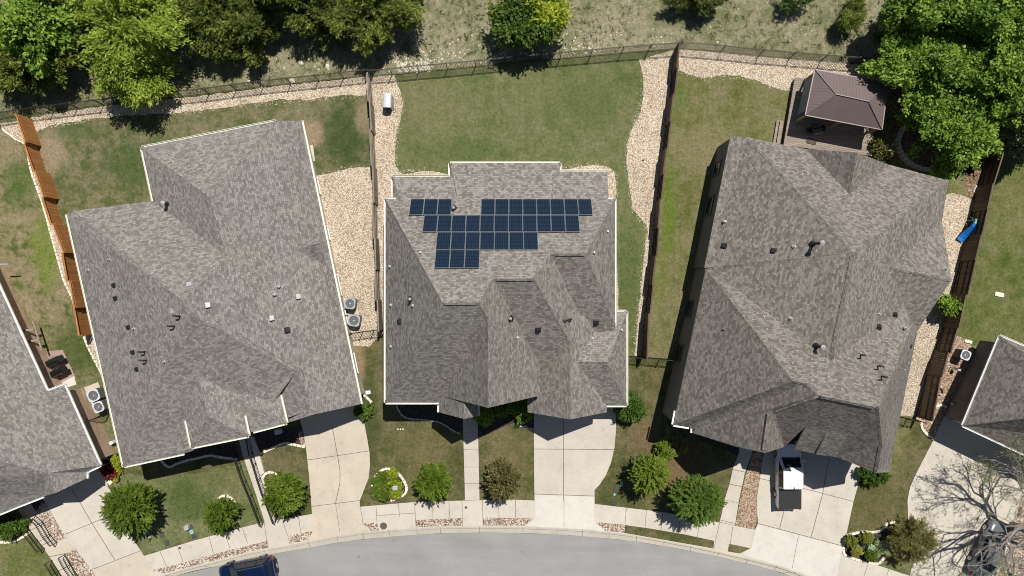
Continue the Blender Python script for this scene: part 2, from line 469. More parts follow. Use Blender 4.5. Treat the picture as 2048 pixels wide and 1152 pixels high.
def asphalt():
    m, nt, b = nodes_of('asphalt')
    co = objco(nt)
    c = ramp(nt, noise_n(nt, co, .35, 5, .6), [(.3, (.255, .247, .244)), (.7, (.305, .297, .292))])
    st = ramp(nt, noise_n(nt, objco(nt, (.12, 1.6, 1)), .8, 5, .65), [(.3, .91), (.7, 1.07)])
    c = mixc(nt, 1.0, c, st, 'MULTIPLY')
    c = mixc(nt, 1.0, c, ramp(nt, noise_n(nt, co, 30, 2, .8), [(.3, .84), (.7, 1.14)]), 'MULTIPLY')
    c = mixc(nt, ramp(nt, noise_n(nt, co, 1.7, 2, .5), [(.70, 0.0), (.77, .5)]), c, (.16, .155, .15))
    L(nt, c, b.inputs['Base Color']); b.inputs['Roughness'].default_value = .9; b.inputs['Specular IOR Level'].default_value = .25
    return m


def solar():
    m, nt, b = nodes_of('solar_cells')
    uv = nt.nodes.new('ShaderNodeUVMap')
    br = N(nt, 'ShaderNodeTexBrick', offset=0.0)
    for k, v in (('Scale', 1.0), ('Brick Width', .1225), ('Row Height', .1325), ('Mortar Size', .0045), ('Mortar Smooth', .1)): br.inputs[k].default_value = v
    br.inputs['Color1'].default_value = (.003, .011, .027, 1); br.inputs['Color2'].default_value = (.004, .014, .033, 1); br.inputs['Mortar'].default_value = (.05, .07, .10, 1)
    L(nt, uv.outputs[0], br.inputs[0])
    L(nt, br.outputs[0], b.inputs['Base Color'])
    b.inputs['Roughness'].default_value = .3; b.inputs['Specular IOR Level'].default_value = .28
    return m


M['asphalt'] = asphalt()
M['solar'] = solar()


M['bark_oak'] = plain('oak_bark', (.235, .215, .19), .95, var=.3, scale=9)
# ------------------------------------------------------------------ ground sheets
def smooth_px(pts, n=6, closed=True):
    """Catmull-Rom through photo pixels"""
    out = []
    k = len(pts)
    rng = range(k) if closed else range(k - 1)
    for i in rng:
        p0 = pts[(i-1) % k] if closed or i > 0 else pts[i]
        p1 = pts[i]; p2 = pts[(i+1) % k]
        p3 = pts[(i+2) % k] if closed or i + 2 < k else p2
        for j in range(n):
            t = j / n
            out.append(tuple(.5*((2*p1[a]) + (-p0[a]+p2[a])*t + (2*p0[a]-5*p1[a]+4*p2[a]-p3[a])*t*t + (-p0[a]+3*p1[a]-3*p2[a]+p3[a])*t**3) for a in (0, 1)))
    if not closed: out.append(tuple(pts[-1]))
    return out


def inside(x, y, poly):
    c = False
    j = len(poly) - 1
    for i in range(len(poly)):
        xi, yi = poly[i]; xj, yj = poly[j]
        if (yi > y) != (yj > y) and x < (xj-xi)*(y-yi)/(yj-yi) + xi: c = not c
        j = i
    return c


def patch(name, px, off, mat, kind='structure', step=1.0, world=False, joints=(), wob=0.0, label=None, flat_far=False):
    """sheet draped over the terrain, outline given at ground level; joints: pixel polylines cut into slabs"""
    off = off * 1.6 if off > 0 else off
    xy = [tuple(p) for p in px] if world else [tuple(P(a, b, off)[:2]) for a, b in px]
    if wob:                                             # ragged natural edge
        q = []
        for i, (a, b) in enumerate(xy):
            c, d = xy[(i+1) % len(xy)]
            n = max(1, int(math.hypot(c-a, d-b) / .25))
            for j in range(n):
                x = a + (c-a)*j/n; y = b + (d-b)*j/n
                q.append((x + wob*noise.noise((x*2.1, y*2.1, 3.3)), y + wob*noise.noise((x*2.1, y*2.1, 9.7))))
        xy = q
    # subdivide long edges
    pts = []
    for i, (a, b) in enumerate(xy):
        c, d = xy[(i+1) % len(xy)]
        n = max(1, int(math.hypot(c-a, d-b) / max(step, 1.0)))
        n = min(n, 60)
        pts += [(a + (c-a)*j/n, b + (d-b)*j/n) for j in range(n)]
    nb = len(pts)
    xs = [p[0] for p in pts]; ys = [p[1] for p in pts]
    ins = []
    y = math.floor(min(ys)) + .31
    while y < max(ys):
        if -21 < y < 7 or int(y) % 6 == 0:
            x = math.floor(min(xs)) + .47
            while x < max(xs):
                if inside(x, y, pts): ins.append((x, y))
                x += 1.9 if -52 < x < 52 and -24 < y < 8 else 9.7
        y += step
    vs = [Vector(p) for p in pts + ins]
    v2, e2, f2, *_ = delaunay_2d_cdt(vs, [], [list(range(nb))], 1, 1e-5)
    mb = MB()
    mb.add([(p.x, p.y, g(p.y) + off) for p in v2], [list(f) for f in f2])
    for f in mb.f:
        a, b, c = [mb.v[i] for i in f[:3]]
        if (b-a).cross(c-a).z < 0: f.reverse()
    for jl, w in joints:
        jl = [P(a, b, off + .004) for a, b in jl]
        fine = []
        for i in range(len(jl) - 1):
            n = max(1, int((jl[i+1]-jl[i]).length))
            for j in range(n): fine.append(jl[i].lerp(jl[i+1], j/n))
        fine.append(jl[-1])
        fine = [Vector((p.x, p.y, g(p.y) + off + .006)) for p in fine]
        mb.strip(fine, w, 1)
    o = mb.build(name, [mat, M['joint']])
    if label: o['label'] = label
    o['kind'] = kind
    return o


def verts_only(pl): return [(a, b) for a, b in pl]


KERB_N = [(-260, 1345), (-60, 1262), (150, 1200), (318, 1152), (420, 1125), (500, 1104.6), (617, 1082.5), (691, 1069), (759, 1061), (832, 1056), (901, 1053), (1020, 1053), (1114, 1056), (1182, 1060), (1255, 1068), (1328, 1081), (1400, 1095), (1476, 1112), (1554, 1131), (1613, 1152), (1760, 1205), (1950, 1290), (2150, 1400)]
KERB_S = [(-240, 1365), (-40, 1280), (170, 1216), (350, 1152), (440, 1131), (505, 1115.5), (620, 1095), (693, 1082.5), (762, 1075), (836, 1069.5), (901, 1066), (1020, 1065.5), (1114, 1069), (1182, 1074), (1255, 1081), (1328, 1092), (1399, 1105.5), (1473, 1122), (1548, 1141), (1581, 1152), (1745, 1215), (1935, 1304), (2130, 1415)]

# lowest sheet reaching the horizon, everything else lies on it
mb = MB()
ysr = [-420, -200, -90, -60] + [-45 + i*1.5 for i in range(36)] + [12, 20, 40, 90, 200, 420]
xsr = [-420, -200, -80, -40, 0, 40, 80, 200, 420]
for i in range(len(ysr) - 1):
    for j in range(len(xsr) - 1):
        mb.poly([(xsr[a], ysr[b], g(ysr[b]) - .30) for a, b in ((j, i), (j+1, i), (j+1, i+1), (j, i+1))])
mb.build('ground', M['grass_mid'])['kind'] = 'structure'

KW = [tuple(P(a, b, 0)[:2]) for a, b in KERB_N]
lawn_px = [(a, b) for a, b in KERB_N]
xy = [(-140, KW[0][1])] + KW + [(140, KW[-1][1]), (140, 120), (-140, 120)]
patch('lawn', xy, 0.0, M['grass_mid'], world=True)

# road below the kerb line
KS = [tuple(P(a, b, -.13)[:2]) for a, b in KERB_S]
rx = [(-140, KS[0][1])] + KS + [(140, KS[-1][1]), (140, -60), (-140, -60)]
patch('road', rx, -.13, M['asphalt'], world=True)
# kerb: a real step with a shallow gutter pan
mb = MB()
kn = smooth_px(KERB_N, 4, False); ks = smooth_px(KERB_S, 4, False)
sec = []
for a, b in zip(kn, ks):
    p = P(a[0], a[1], 0); q = P(b[0], b[1], -.12)
    d = (q - p); d.z = 0
    zt = g(p.y)
    sec.append([Vector((p.x, p.y, zt - .2)), Vector((p.x, p.y, zt + .045)), p + d*.27 + Vector((0, 0, .04)), p + d*.36 + Vector((0, 0, -.10)), Vector((q.x, q.y, g(q.y) - .122)), Vector((q.x, q.y, g(q.y) - .3))])
mb.rings(sec, 0, caps=True, closed=False)
for f in mb.f:
    if len(f) == 4:
        a, b, c, d = [mb.v[i] for i in f]
        if (b-a).cross(c-a).z < 0: f.reverse()
for i in range(3, len(sec) - 3, 3):              # joints across the kerb
    s = sec[i]
    for u, v in ((1, 2), (3, 4)):
        mb.strip([s[u] + Vector((0, 0, .006)), s[v] + Vector((0, 0, .006))], .03, 1)
o = mb.build('kerb', [M['kerb'], M['joint']]); o['kind'] = 'structure'

# -- yards
patch('field', [(-900, -700), (3000, -700), (3000, 110), (2300, 150), (1900, 140), (1760, 130), (1640, 122), (1516, 112), (1440, 104), (1358, 97), (1242, 106), (1120, 117), (1008, 127.5), (895, 138.5), (785, 149), (736, 151), (638, 161.5), (528, 173), (419, 187), (260, 204), (156, 216), (62, 228), (0, 238), (-100, 250), (-900, 300)], .010, M['field'])
patch('lawn_left_yard', [(62, 240), (156, 222), (419, 196), (734, 160), (745, 260), (753, 340), (700, 690), (715, 800), (720, 850), (240, 940), (180, 660), (128, 452), (93, 349)], .006, M['grass_left'])
patch('lawn_right_yard', [(1352, 100), (1516, 114), (1760, 132), (2010, 170), (1955, 374), (1832, 830), (1790, 960), (1340, 860), (1285, 712), (1303, 514), (1324, 306)], .006, M['grass_right'])
patch('lawn_front_yard', [(700, 690), (770, 660), (770, 800), (1250, 806), (1250, 714), (1352, 720), (1345, 850), (1540, 900), (1790, 950), (1828, 838), (1870, 880), (1830, 1120), (1700, 1130), (1500, 1095), (1180, 1050), (720, 1050), (240, 1120), (90, 1100), (200, 930), (235, 930)], .008, M['grass_front'])
patch('lawn_left_front', smooth_px([(240, 945), (330, 960), (490, 925), (500, 960), (530, 1048), (385, 1082), (288, 1112), (216, 975)], 1), .012, M['grass_mid'], wob=.3)
patch('lawn_neighbour', [(-60, 262), (30, 262), (62, 340), (109, 493), (135, 579), (203, 747), (150, 770), (60, 640), (-60, 420)], .008, M['grass_patchy'])
patch('lawn_far_right', [(2030, 250), (2300, 260), (2300, 690), (2040, 690), (1940, 690), (1895, 672), (1920, 522), (1955, 374), (2000, 250)], .008, M['grass_vivid'])
patch('lawn_far_left', [(-60, 1060), (0, 1086), (26, 1084), (47, 1075), (62, 1063), (124, 1152), (150, 1200), (-60, 1265)], .008, M['grass_vivid'])

# -- pale gravel beds
GR = M['gravel']
patch('gravel_bed', [(58, 236), (156, 219), (260, 206), (419, 190), (528, 175), (638, 163.5), (738, 152), (742, 190), (734, 190.5), (693, 189), (656, 193), (614, 200), (552, 200.5), (500, 207), (440, 216), (365, 225), (253, 231), (182, 238), (104, 251), (78, 262), (66, 270)], .020, GR, wob=.12)
patch('gravel_bed', [(0, 246), (58, 240), (70, 275), (93, 349), (128, 452), (150, 509), (180, 640), (200, 745), (222, 830), (214, 828), (203, 747), (167, 672), (146, 599), (128, 560), (109, 493), (86, 410), (62, 340), (52, 292), (34, 280), (5, 262)], .022, GR, wob=.04)
patch('gravel_bed', smooth_px([(622, 356), (645, 350), (675, 343), (700, 337), (738, 334), (752, 345), (757, 480), (765, 665), (702, 690), (640, 600), (600, 400)], 2), .020, GR, wob=.1)
patch('gravel_bed', [(742, 154), (787, 150), (795, 172), (803, 188), (806, 206), (801, 235), (793, 268), (790, 300), (791, 330), (797, 343), (808, 349), (825, 346), (845, 342), (862, 341.5), (880, 344), (898, 349), (898, 362), (800, 372), (782, 420), (775, 540), (768, 668), (760, 668), (753, 480), (750, 330)], .022, GR, wob=.08)
patch('gravel_bed', [(1278, 119), (1352, 99), (1346, 120), (1338, 200), (1324, 306), (1312, 405), (1303, 514), (1290, 625), (1284, 712), (1269, 712), (1274, 660), (1279, 610), (1282.5, 566), (1289, 501), (1295, 462), (1291.7, 449), (1281, 436), (1266, 420), (1258, 371), (1252.6, 314), (1256, 280), (1268, 248), (1282, 224), (1286, 195), (1287, 160)], .022, GR, wob=.08)
patch('gravel_bed', smooth_px([(1124, 345), (1145, 336), (1180, 331), (1210, 333), (1226, 341), (1231, 358), (1231, 397), (1200, 400), (1120, 380)], 3), .022, GR, wob=.05)
patch('gravel_bed', [(1220, 480), (1231, 480), (1234, 540), (1237, 590), (1236, 628), (1220, 628)], .022, GR, wob=.05)
patch('gravel_bed', [(1359, 98), (1440, 104), (1516, 112), (1640, 122), (1764, 131), (1768, 170), (1700, 190), (1590, 185), (1575, 180), (1559, 179), (1538, 172), (1518, 163), (1477, 153), (1443, 151), (1409, 156), (1380, 150), (1357, 141)], .022, GR, wob=.12)
patch('gravel_bed', [(1880, 396), (1900, 386), (1920, 388), (1948, 400), (1936, 455), (1920, 522), (1885, 654), (1853, 748), (1832, 832), (1795, 832), (1800, 700), (1860, 560)], .022, GR, wob=.1)
patch('gravel_bed', [(1890, 674), (1912, 670), (1935, 682), (1944, 692), (1955, 720), (1890, 850), (1862, 812), (1840, 845), (1832, 838), (1853, 748)], .022, M['brownrock'], wob=.05)
patch('leaf_litter', smooth_px([(1770, 180), (1900, 130), (2040, 200), (1990, 300), (1955, 340), (1920, 345), (1885, 338), (1840, 338), (1800, 310), (1793, 270)], 3), .018, M['soil'], wob=.3)
patch('leaf_litter', [(1930, 330), (1948, 300), (1965, 310), (1958, 372), (1948, 402), (1938, 396)], .018, M['soil'], wob=.25)

# -- paving
patch('pavement', [(-100, 1240), (188, 1160), (288, 1112), (385, 1082), (500, 1051), (530, 1044), (624, 1028), (720, 1013.5), (831, 1004), (931, 1001), (1018, 999), (1068, 1001), (1190, 1008), (1325, 1024), (1439, 1045), (1510, 1059.5), (1590, 1080), (1684, 1107), (1820, 1152), (2000, 1225), (2000, 1300), (1760, 1206), (1613, 1153)] + [(a, b + 1.0) for a, b in KERB_N[3:19]][::-1] + [(150, 1201), (-60, 1263)], .026, M['conc'],
      joints=[([(a, b), (c, d)], .035) for a, b, c, d in ((320, 1103, 334, 1135), (355, 1093, 366, 1124), (418, 1074, 427, 1107), (450, 1066, 460, 1098), (485, 1056, 495, 1087), (528, 1044, 536, 1098), (565, 1039, 575, 1072), (597, 1033, 602, 1066), (721, 1014, 726, 1047), (752, 1011, 754, 1045), (797, 1007, 799, 1033), (829, 1004, 832, 1056), (865, 1003, 866, 1038), (898, 1001, 899, 1036), (924, 1001, 925, 1053), (965, 1000, 966, 1053), (997, 999, 998, 1034), (1031, 1000, 1031, 1036), (1253, 1014, 1250, 1049), (1293, 1019, 1290, 1056), (1326, 1024, 1322, 1061), (1361, 1030, 1357, 1068), (1400, 1037, 1395, 1074), (1439, 1045, 1428, 1097), (1466, 1051, 1458, 1103), (1737, 1125, 1728, 1152), (1778, 1138, 1768, 1168))] + [([(754, 1031), (832, 1026), (925, 1036), (966, 1035)][:2], .03)])
patch('driveway', [(585, 800), (600, 840), (607, 866), (613, 905), (618, 950), (622, 1000), (624, 1030), (627, 1060), (614, 1083), (691, 1068), (748, 1061), (740, 1062), (724, 1047), (719, 1003), (727, 982), (737, 957), (740, 930), (739, 905), (735, 880), (722, 813), (700, 780)], .032, M['conc_warm'],
      joints=[([(664, 852), (674, 905), (680, 940), (680, 965), (671, 1007)], .05), ([(615, 920), (737, 902)], .045), ([(622, 1013), (719, 1001)], .045), ([(671, 1007), (680, 1066)], .03)])
patch('driveway', [(1068, 800), (1068, 900), (1069, 1001), (1070, 1036), (1049, 1053), (1114, 1056), (1182, 1060), (1212, 1064), (1190, 1043), (1189, 980), (1198, 971), (1212, 950), (1222, 925), (1229, 895), (1232, 860), (1233, 800)], .032, M['conc'],
      joints=[([(1127.5, 830), (1127.5, 1056)], .05), ([(1068, 898), (1228, 899)], .045), ([(1069, 988), (1189, 992)], .045)])
patch('driveway_apron', [(1070, 990), (1188, 993.5), (1189, 1043), (1210, 1063), (1182, 1059), (1114, 1055), (1052, 1052), (1071, 1036)], .036, M['conc_new'], joints=[([(1128, 992), (1128, 1055)], .03)])
patch('driveway', [(1530, 880), (1528, 907), (1520, 955), (1514, 993), (1514, 1020), (1516, 1046), (1509, 1062), (1502, 1096), (1479, 1109), (1554, 1130), (1613, 1150), (1668, 1171), (1676, 1142), (1686, 1100), (1707, 1003), (1722, 950), (1735, 880)], .032, M['conc'],
      joints=[([(1660, 905), (1645, 989), (1622, 1075)], .05), ([(1520, 957), (1600, 975), (1707, 1003)], .045), ([(1516, 1047), (1622, 1075), (1685, 1092)], .045), ([(1568, 1022), (1559, 1058)], .05), ([(1597, 1070), (1584, 1135)], .03)])
patch('driveway_apron', [(1516, 1049), (1622, 1077), (1684, 1093.5), (1676, 1142), (1668, 1171), (1613, 1150), (1554, 1130), (1481, 1109), (1503, 1096), (1510, 1062)], .036, M['conc_new'], joints=[([(1597, 1071), (1584, 1138)], .03)])
patch('driveway', [(1905, 800), (1867, 880), (1831, 950), (1820, 975), (1815, 1000), (1816, 1036), (1828, 1079), (1831, 1108), (1818, 1156), (1810, 1215), (1960, 1270), (2020, 1120), (2038, 1010), (2060, 960), (2120, 940), (2080, 860)], .032, M['conc'],
      joints=[([(1950, 905), (2075, 985)], .05), ([(1820, 945), (1900, 985), (2030, 1060)], .045), ([(2000, 935), (1955, 1040), (1905, 1150)], .05), ([(1822, 1050), (1930, 1095), (2000, 1125)], .045)])
patch('driveway', [(80, 985), (86, 998), (128, 1068), (182, 1138), (200, 1165), (240, 1176), (304, 1157), (318, 1151), (303, 1142), (288, 1112), (260, 1068), (235, 1015), (216, 972), (205, 945), (180, 925)], .032, M['conc'],
      joints=[([(145, 980), (184, 1047), (230, 1120)], .05), ([(132, 1068), (215, 1033)], .045), ([(184, 1139), (280, 1102)], .045)])
patch('driveway_apron', [(184, 1140), (281, 1103), (289, 1113), (303, 1142), (316, 1151), (302, 1157), (240, 1175), (200, 1165)], .036, M['conc_warm'])
patch('path', [(925, 820), (930, 1000), (959, 1000), (955, 820)], .034, M['conc'], joints=[([(926, 866), (956, 866)], .03), ([(927, 899), (957, 900)], .03), ([(928, 934), (958, 934)], .03), ([(929, 967), (958, 967)], .03)])
patch('path', [(1480, 880), (1478, 905), (1466, 937), (1459, 968), (1449, 1000), (1443, 1030), (1439, 1044), (1470, 1051), (1478, 1000), (1490, 945), (1500, 918), (1510, 880)], .034, M['conc'], joints=[([(1466, 939), (1493, 945)], .05), ([(1458, 968), (1487, 974)], .05), ([(1440, 1040), (1470, 1047)], .04), ([(1450, 1000), (1479, 1006)], .03)])
patch('river_rock_strip', [(303, 1141), (365, 1126), (440, 1105), (520, 1085), (535, 1080), (538, 1095), (500, 1103), (420, 1123), (330, 1147)], .032, M['river'])
patch('river_rock_strip', [(575.5, 1072), (627, 1061.5), (616, 1080), (578, 1087.5)], .030, M['river'])
patch('river_rock_strip', [(725, 1047.5), (754, 1045), (758, 1060.5), (743, 1062)], .030, M['river'])
patch('river_rock_strip', [(831, 1040), (924, 1036), (925, 1051), (832, 1054.5)], .032, M['river'])
patch('river_rock_strip', [(966, 1035), (1068, 1036.5), (1049, 1051), (966, 1051)], .030, M['river'])
patch('river_rock_strip', [(1191, 1044.5), (1250, 1049), (1249, 1065.5), (1212, 1062)], .030, M['river'])
patch('lawn_verge', [(1250, 1050), (1300, 1057), (1370, 1069), (1428, 1081.5), (1427, 1097), (1330, 1080), (1249, 1066)], .034, M['grass_front'])
patch('lawn_verge', [(1458, 1087.5), (1501, 1096.5), (1479, 1107), (1456, 1103)], .034, M['grass_front'])
patch('brown_gravel_strip', [(1502, 905), (1528, 905), (1519, 958), (1513, 993), (1515, 1034), (1509, 1059), (1471, 1051), (1480, 1000), (1492, 948), (1503, 918)], .030, M['brownrock'])
patch('river_rock_strip', [(71, 1026), (84, 1002), (94, 1012), (116, 1043), (139, 1074), (113.5, 1083), (90, 1052)], .028, M['river'])
patch('river_rock_strip', [(131, 1107), (156, 1096), (178, 1128), (204, 1160), (160, 1160)], .028, M['river'])
patch('patio_pad', [(112, 1084), (140, 1072), (158, 1097), (131, 1108)], .0275, M['conc_warm'])
patch('mulch_bed', [(52, 1012), (84, 998), (92, 1014), (70, 1027)], .0275, M['mulch'])
patch('path', [(34, 1015), (62, 1062), (90, 1100), (126, 1155), (152, 1158), (131, 1107), (113, 1083), (86, 1045), (62, 1008)], .030, M['conc_warm'], joints=[([(62, 1060), (92, 1045)], .05), ([(78, 1083), (105, 1070)], .05), ([(83, 1091), (110, 1078)], .05), ([(96, 1114), (131, 1107)], .05), ([(116, 1143), (142, 1128)], .05)])
patch('patio_pad', [(93, 702), (126, 700), (152, 757), (124, 768), (100, 735)], .030, M['pad'])
patch('patio_pad', [(124, 765), (148, 752), (153, 769), (132, 776)], .034, M['conc_new'])
patch('equipment_pad', [(692, 601), (712, 597), (724, 655), (700, 660)], .034, M['conc_warm'])
patch('equipment_pad', [(168, 775), (196, 764), (219, 818), (190, 828)], .034, M['conc_warm'])
patch('patio_pad', [(608, 293), (626, 290), (630, 322), (614, 325)], .03, M['conc'])
# planting beds
patch('mulch_bed', smooth_px([(742, 969), (750, 953.5), (763, 940.5), (776, 936.6), (792, 942), (807, 959), (814, 977), (807, 990), (781, 1001), (760, 1003), (746, 990)], 3), .024, M['mulch'])
patch('mulch_bed', [(1693, 1071), (1704, 1067), (1725, 1063), (1742, 1064), (1758, 1062), (1772, 1048), (1781, 1044), (1800, 1051), (1800, 1080), (1775, 1105), (1762, 1121), (1752, 1127), (1717, 1120), (1687, 1107)], .024, M['mulch'])
patch('mulch_bed', smooth_px([(770, 790), (793, 812), (803, 828), (817, 836), (842, 838), (880, 844), (905, 860), (924, 866), (926, 820), (880, 790)], 2), .024, M['mulch'])
patch('mulch_bed', smooth_px([(957, 820), (957, 872), (990, 862), (1030, 845), (1066, 860), (1068, 820)], 2), .024, M['mulch'])
patch('river_rock_strip', [(1030, 846), (1040, 847), (1067, 857), (1067, 864), (1048, 856), (1028, 849)], .03, M['river'])
patch('mulch_bed', [(205, 930), (235, 905), (246, 925), (246, 937), (232, 953), (218, 968), (212, 955)], .024, M['mulch'])
patch('mulch_bed', [(311, 925), (331, 932), (359, 926), (396, 917), (443, 914), (478, 918), (472, 890), (390, 880)], .024, M['mulch'])
patch('mulch_bed', [(518, 900), (547, 893), (570, 884), (587, 886), (610, 892), (604, 850), (510, 868)], .024, M['mulch'])
patch('mulch_bed', [(1385, 852), (1400, 880), (1475, 910), (1500, 905), (1490, 870)], .024, M['mulch'])
patch('river_rock_strip', [(596, 868), (604, 862), (611, 892), (603, 892)], .03, M['river'])
patch('mulch_bed', [(1843, 843), (1860, 815), (1885, 812), (1890, 840), (1868, 877), (1850, 865)], .022, M['brownrock'])
patch('brown_gravel_strip', [(2038, 1010), (2030, 1060), (2010, 1110), (1990, 1170), (1980, 1230), (2120, 1260), (2140, 1000), (2060, 970)], .036, M['river'])


# ------------------------------------------------------------------ stone edging and steps
def edging(px, label, w=.2, h=.14, mat=None, group='pale stone edgings of planting beds'):
    """row of laid blocks following a bed"""
    pts = smooth_px(px, 5, False)
    w3 = [P(a, b, 0) for a, b in pts]
    d = [0.0]
    for i in range(1, len(w3)): d.append(d[-1] + (w3[i] - w3[i-1]).length)
    def at(s):
        for i in range(1, len(d)):
            if s <= d[i]: return w3[i-1].lerp(w3[i], (s - d[i-1]) / max(1e-6, d[i] - d[i-1]))
        return w3[-1]
    mb = MB(); s = 0.0; rnd = random.Random(int(px[0][0]))
    while s < d[-1] - .1:
        ln = min(rnd.uniform(.26, .42), d[-1] - s)
        a = at(s); b = at(s + ln - .02); c = (a + b) / 2
        mb.box((c.x + rnd.uniform(-.012, .012), c.y + rnd.uniform(-.012, .012), g(c.y) + h/2 - .03), ((b-a).length, w*rnd.uniform(.9, 1.1), h + rnd.uniform(-.01, .02)), math.atan2((b-a).y, (b-a).x), top=.93)
        s += ln
    o = mb.build('stone_edging', mat or M['edgestone'])
    return tag(o, label, 'edging', group)


edging([(323, 920), (331, 930), (341, 934), (359, 925), (396, 916), (422, 910.6), (443, 914.5), (476, 918)], 'shaded wavy stone edging in front of the tilted grey house, left of the railed steps')
edging([(521, 907), (547, 895), (570, 886), (586, 888.5), (611, 893.7)], 'sunlit S-shaped stone edging between the railed steps and the first driveway')
edging([(437, 997), (445, 991), (460, 993), (470, 1005), (472, 1017)], 'short arc of white stone edging round the smallest left lawn tree')
edging([(525, 957), (531, 947), (545, 944), (556, 952)], 'broken white stone edging half hidden under the tree beside the steps')
edging([(744, 972), (750, 953.5), (763, 940.5), (776, 936.6), (792, 942), (807, 959), (814, 977), (807, 990), (781, 1001)], 'nearly closed ring of white stone edging round the clump of low green shrubs')
edging([(726.6, 789), (737, 797), (743.5, 807), (738, 818)], 'small curl of stone edging at the driveway corner of the tilted grey house')
edging([(1693, 1071), (1704.5, 1067), (1725.6, 1063), (1742.6, 1064), (1758.5, 1062), (1767, 1055), (1772, 1048), (1781, 1044), (1791, 1045), (1800, 1051)], 'S-curved white stone edging behind the four round shrubs by the right driveway')
edging([(1691, 1075), (1686.5, 1106), (1717, 1120), (1752, 1127), (1762, 1121), (1769, 1111.5)], 'stone edging along the pavement side of the bed with four round shrubs')
edging([(1864, 815), (1872, 811), (1882, 810), (1893, 814)], 'pale stone edging hooking towards the wall of the far right house')
edging([(1842, 841), (1843, 856), (1853, 868), (1867, 878)], 'curved stone edging at the top corner of the far right driveway')
edging([(1804, 256), (1794, 279), (1794, 295), (1802, 312), (1817, 327), (1840, 338), (1865, 340), (1884, 337)], 'large curved grey stone edging under the oaks behind the right house', .3, .4, M['rock'])
edging([(246, 937), (238, 948), (230, 955), (218, 969)], 'tan stone edging beside the red leaved shrub', .34, .22)
edging([(0, 1084), (26, 1082.5), (47, 1073), (62.5, 1061.6)], 'brown stone edging at the left border of the photo beside the lowest lawn')
edging([(5, 258), (34, 280), (52, 292), (62, 340), (86, 410), (109, 493), (128, 560), (146, 599), (167, 672), (203, 747)], 'long white edging beside the gravel left of the orange fence', .14, .1)
edging([(793, 810), (800, 826), (817, 837), (842, 839), (880, 845), (905, 860), (922, 868)], 'shaded edging of small stones before the house with solar panels', .12, .1, M['rock'])


def bar(mb, a, b, w, m=0):
    """square bar between two points"""
    a = Vector(a); b = Vector(b); d = b - a
    if d.length < 1e-5: return
    q = d.to_track_quat('X', 'Z').to_matrix().to_4x4()
    mb.box((a + b) / 2, (d.length, w, w), M=q, m=m)


def iron_fence(px, label, group, h=1.5, step=2.35, gap=.115, name='iron_fence', gates=()):
    """black picket fence: posts and one picket panel per bay"""
    w3 = [P(a, b, 0) for a, b in px]
    root = empty(name, w3[0], label, 'fence', group=group)
    for i in range(len(w3) - 1):
        a, b = w3[i], w3[i+1]
        n = max(1, round((b - a).length / step))
        for k in range(n):
            p = a.lerp(b, k/n); q = a.lerp(b, (k+1)/n)
            p.z = g(p.y); q.z = g(q.y)
            mb = MB(); mb.box((p.x, p.y, p.z + h/2), (.06, .06, h + .1)); mb.box((p.x, p.y, p.z + h + .06), (.08, .08, .03))
            mb.build('post', M['blackiron'], root)
            mb = MB()
            for zz in (.12, h - .18, h - .02): bar(mb, p + Vector((0, 0, zz)), q + Vector((0, 0, zz)), .028)
            m = int((q - p).length / gap)
            for j in range(1, m):
                c = p.lerp(q, j/m)
                mb.box((c.x, c.y, c.z + h/2 + .03), (.022, .022, h - .05))
            mb.build('picket_panel', M['blackiron'], root)
    p = w3[-1]; mb = MB(); mb.box((p.x, p.y, p.z + h/2), (.07, .07, h + .1)); mb.build('post', M['blackiron'], root)
    return root


GI = 'black iron picket fences'
iron_fence([(-60, 246), (0, 238), (62, 228)], 'black iron picket fence at the far left edge, in front of the cedars', GI)
iron_fence([(62, 228), (156, 216), (260, 204), (419, 187.5), (528, 173), (638, 161.5), (738, 151)], 'long black iron picket fence between the cedar wood and the left gravel strip', GI)
iron_fence([(742, 152), (785, 149), (838, 143), (895, 138.5), (1008, 127.6), (1120, 117), (1242, 106), (1350, 98)], 'black iron picket fence along the back lawn of the house with solar panels', GI)
iron_fence([(1356, 97), (1440, 104), (1516, 112), (1640, 122), (1764, 132), (1900, 145), (2010, 158)], 'black iron picket fence behind the brown roofed gazebo, running under the oaks', GI)
iron_fence([(704, 666), (771, 657)], 'short black iron fence between the two air conditioners and the solar panel house', GI, step=.85)
iron_fence([(1250, 711), (1354, 719)], 'short black iron fence joining the solar panel house to the right house', GI, step=1.3)
iron_fence([(1799, 833), (1830, 839)], 'short black iron fence at the front end of the brown right fence', GI, step=.7)
iron_fence([(176, 844), (219, 826)], 'short black iron fence below the pair of air conditioners on the far left', GI, step=.9)


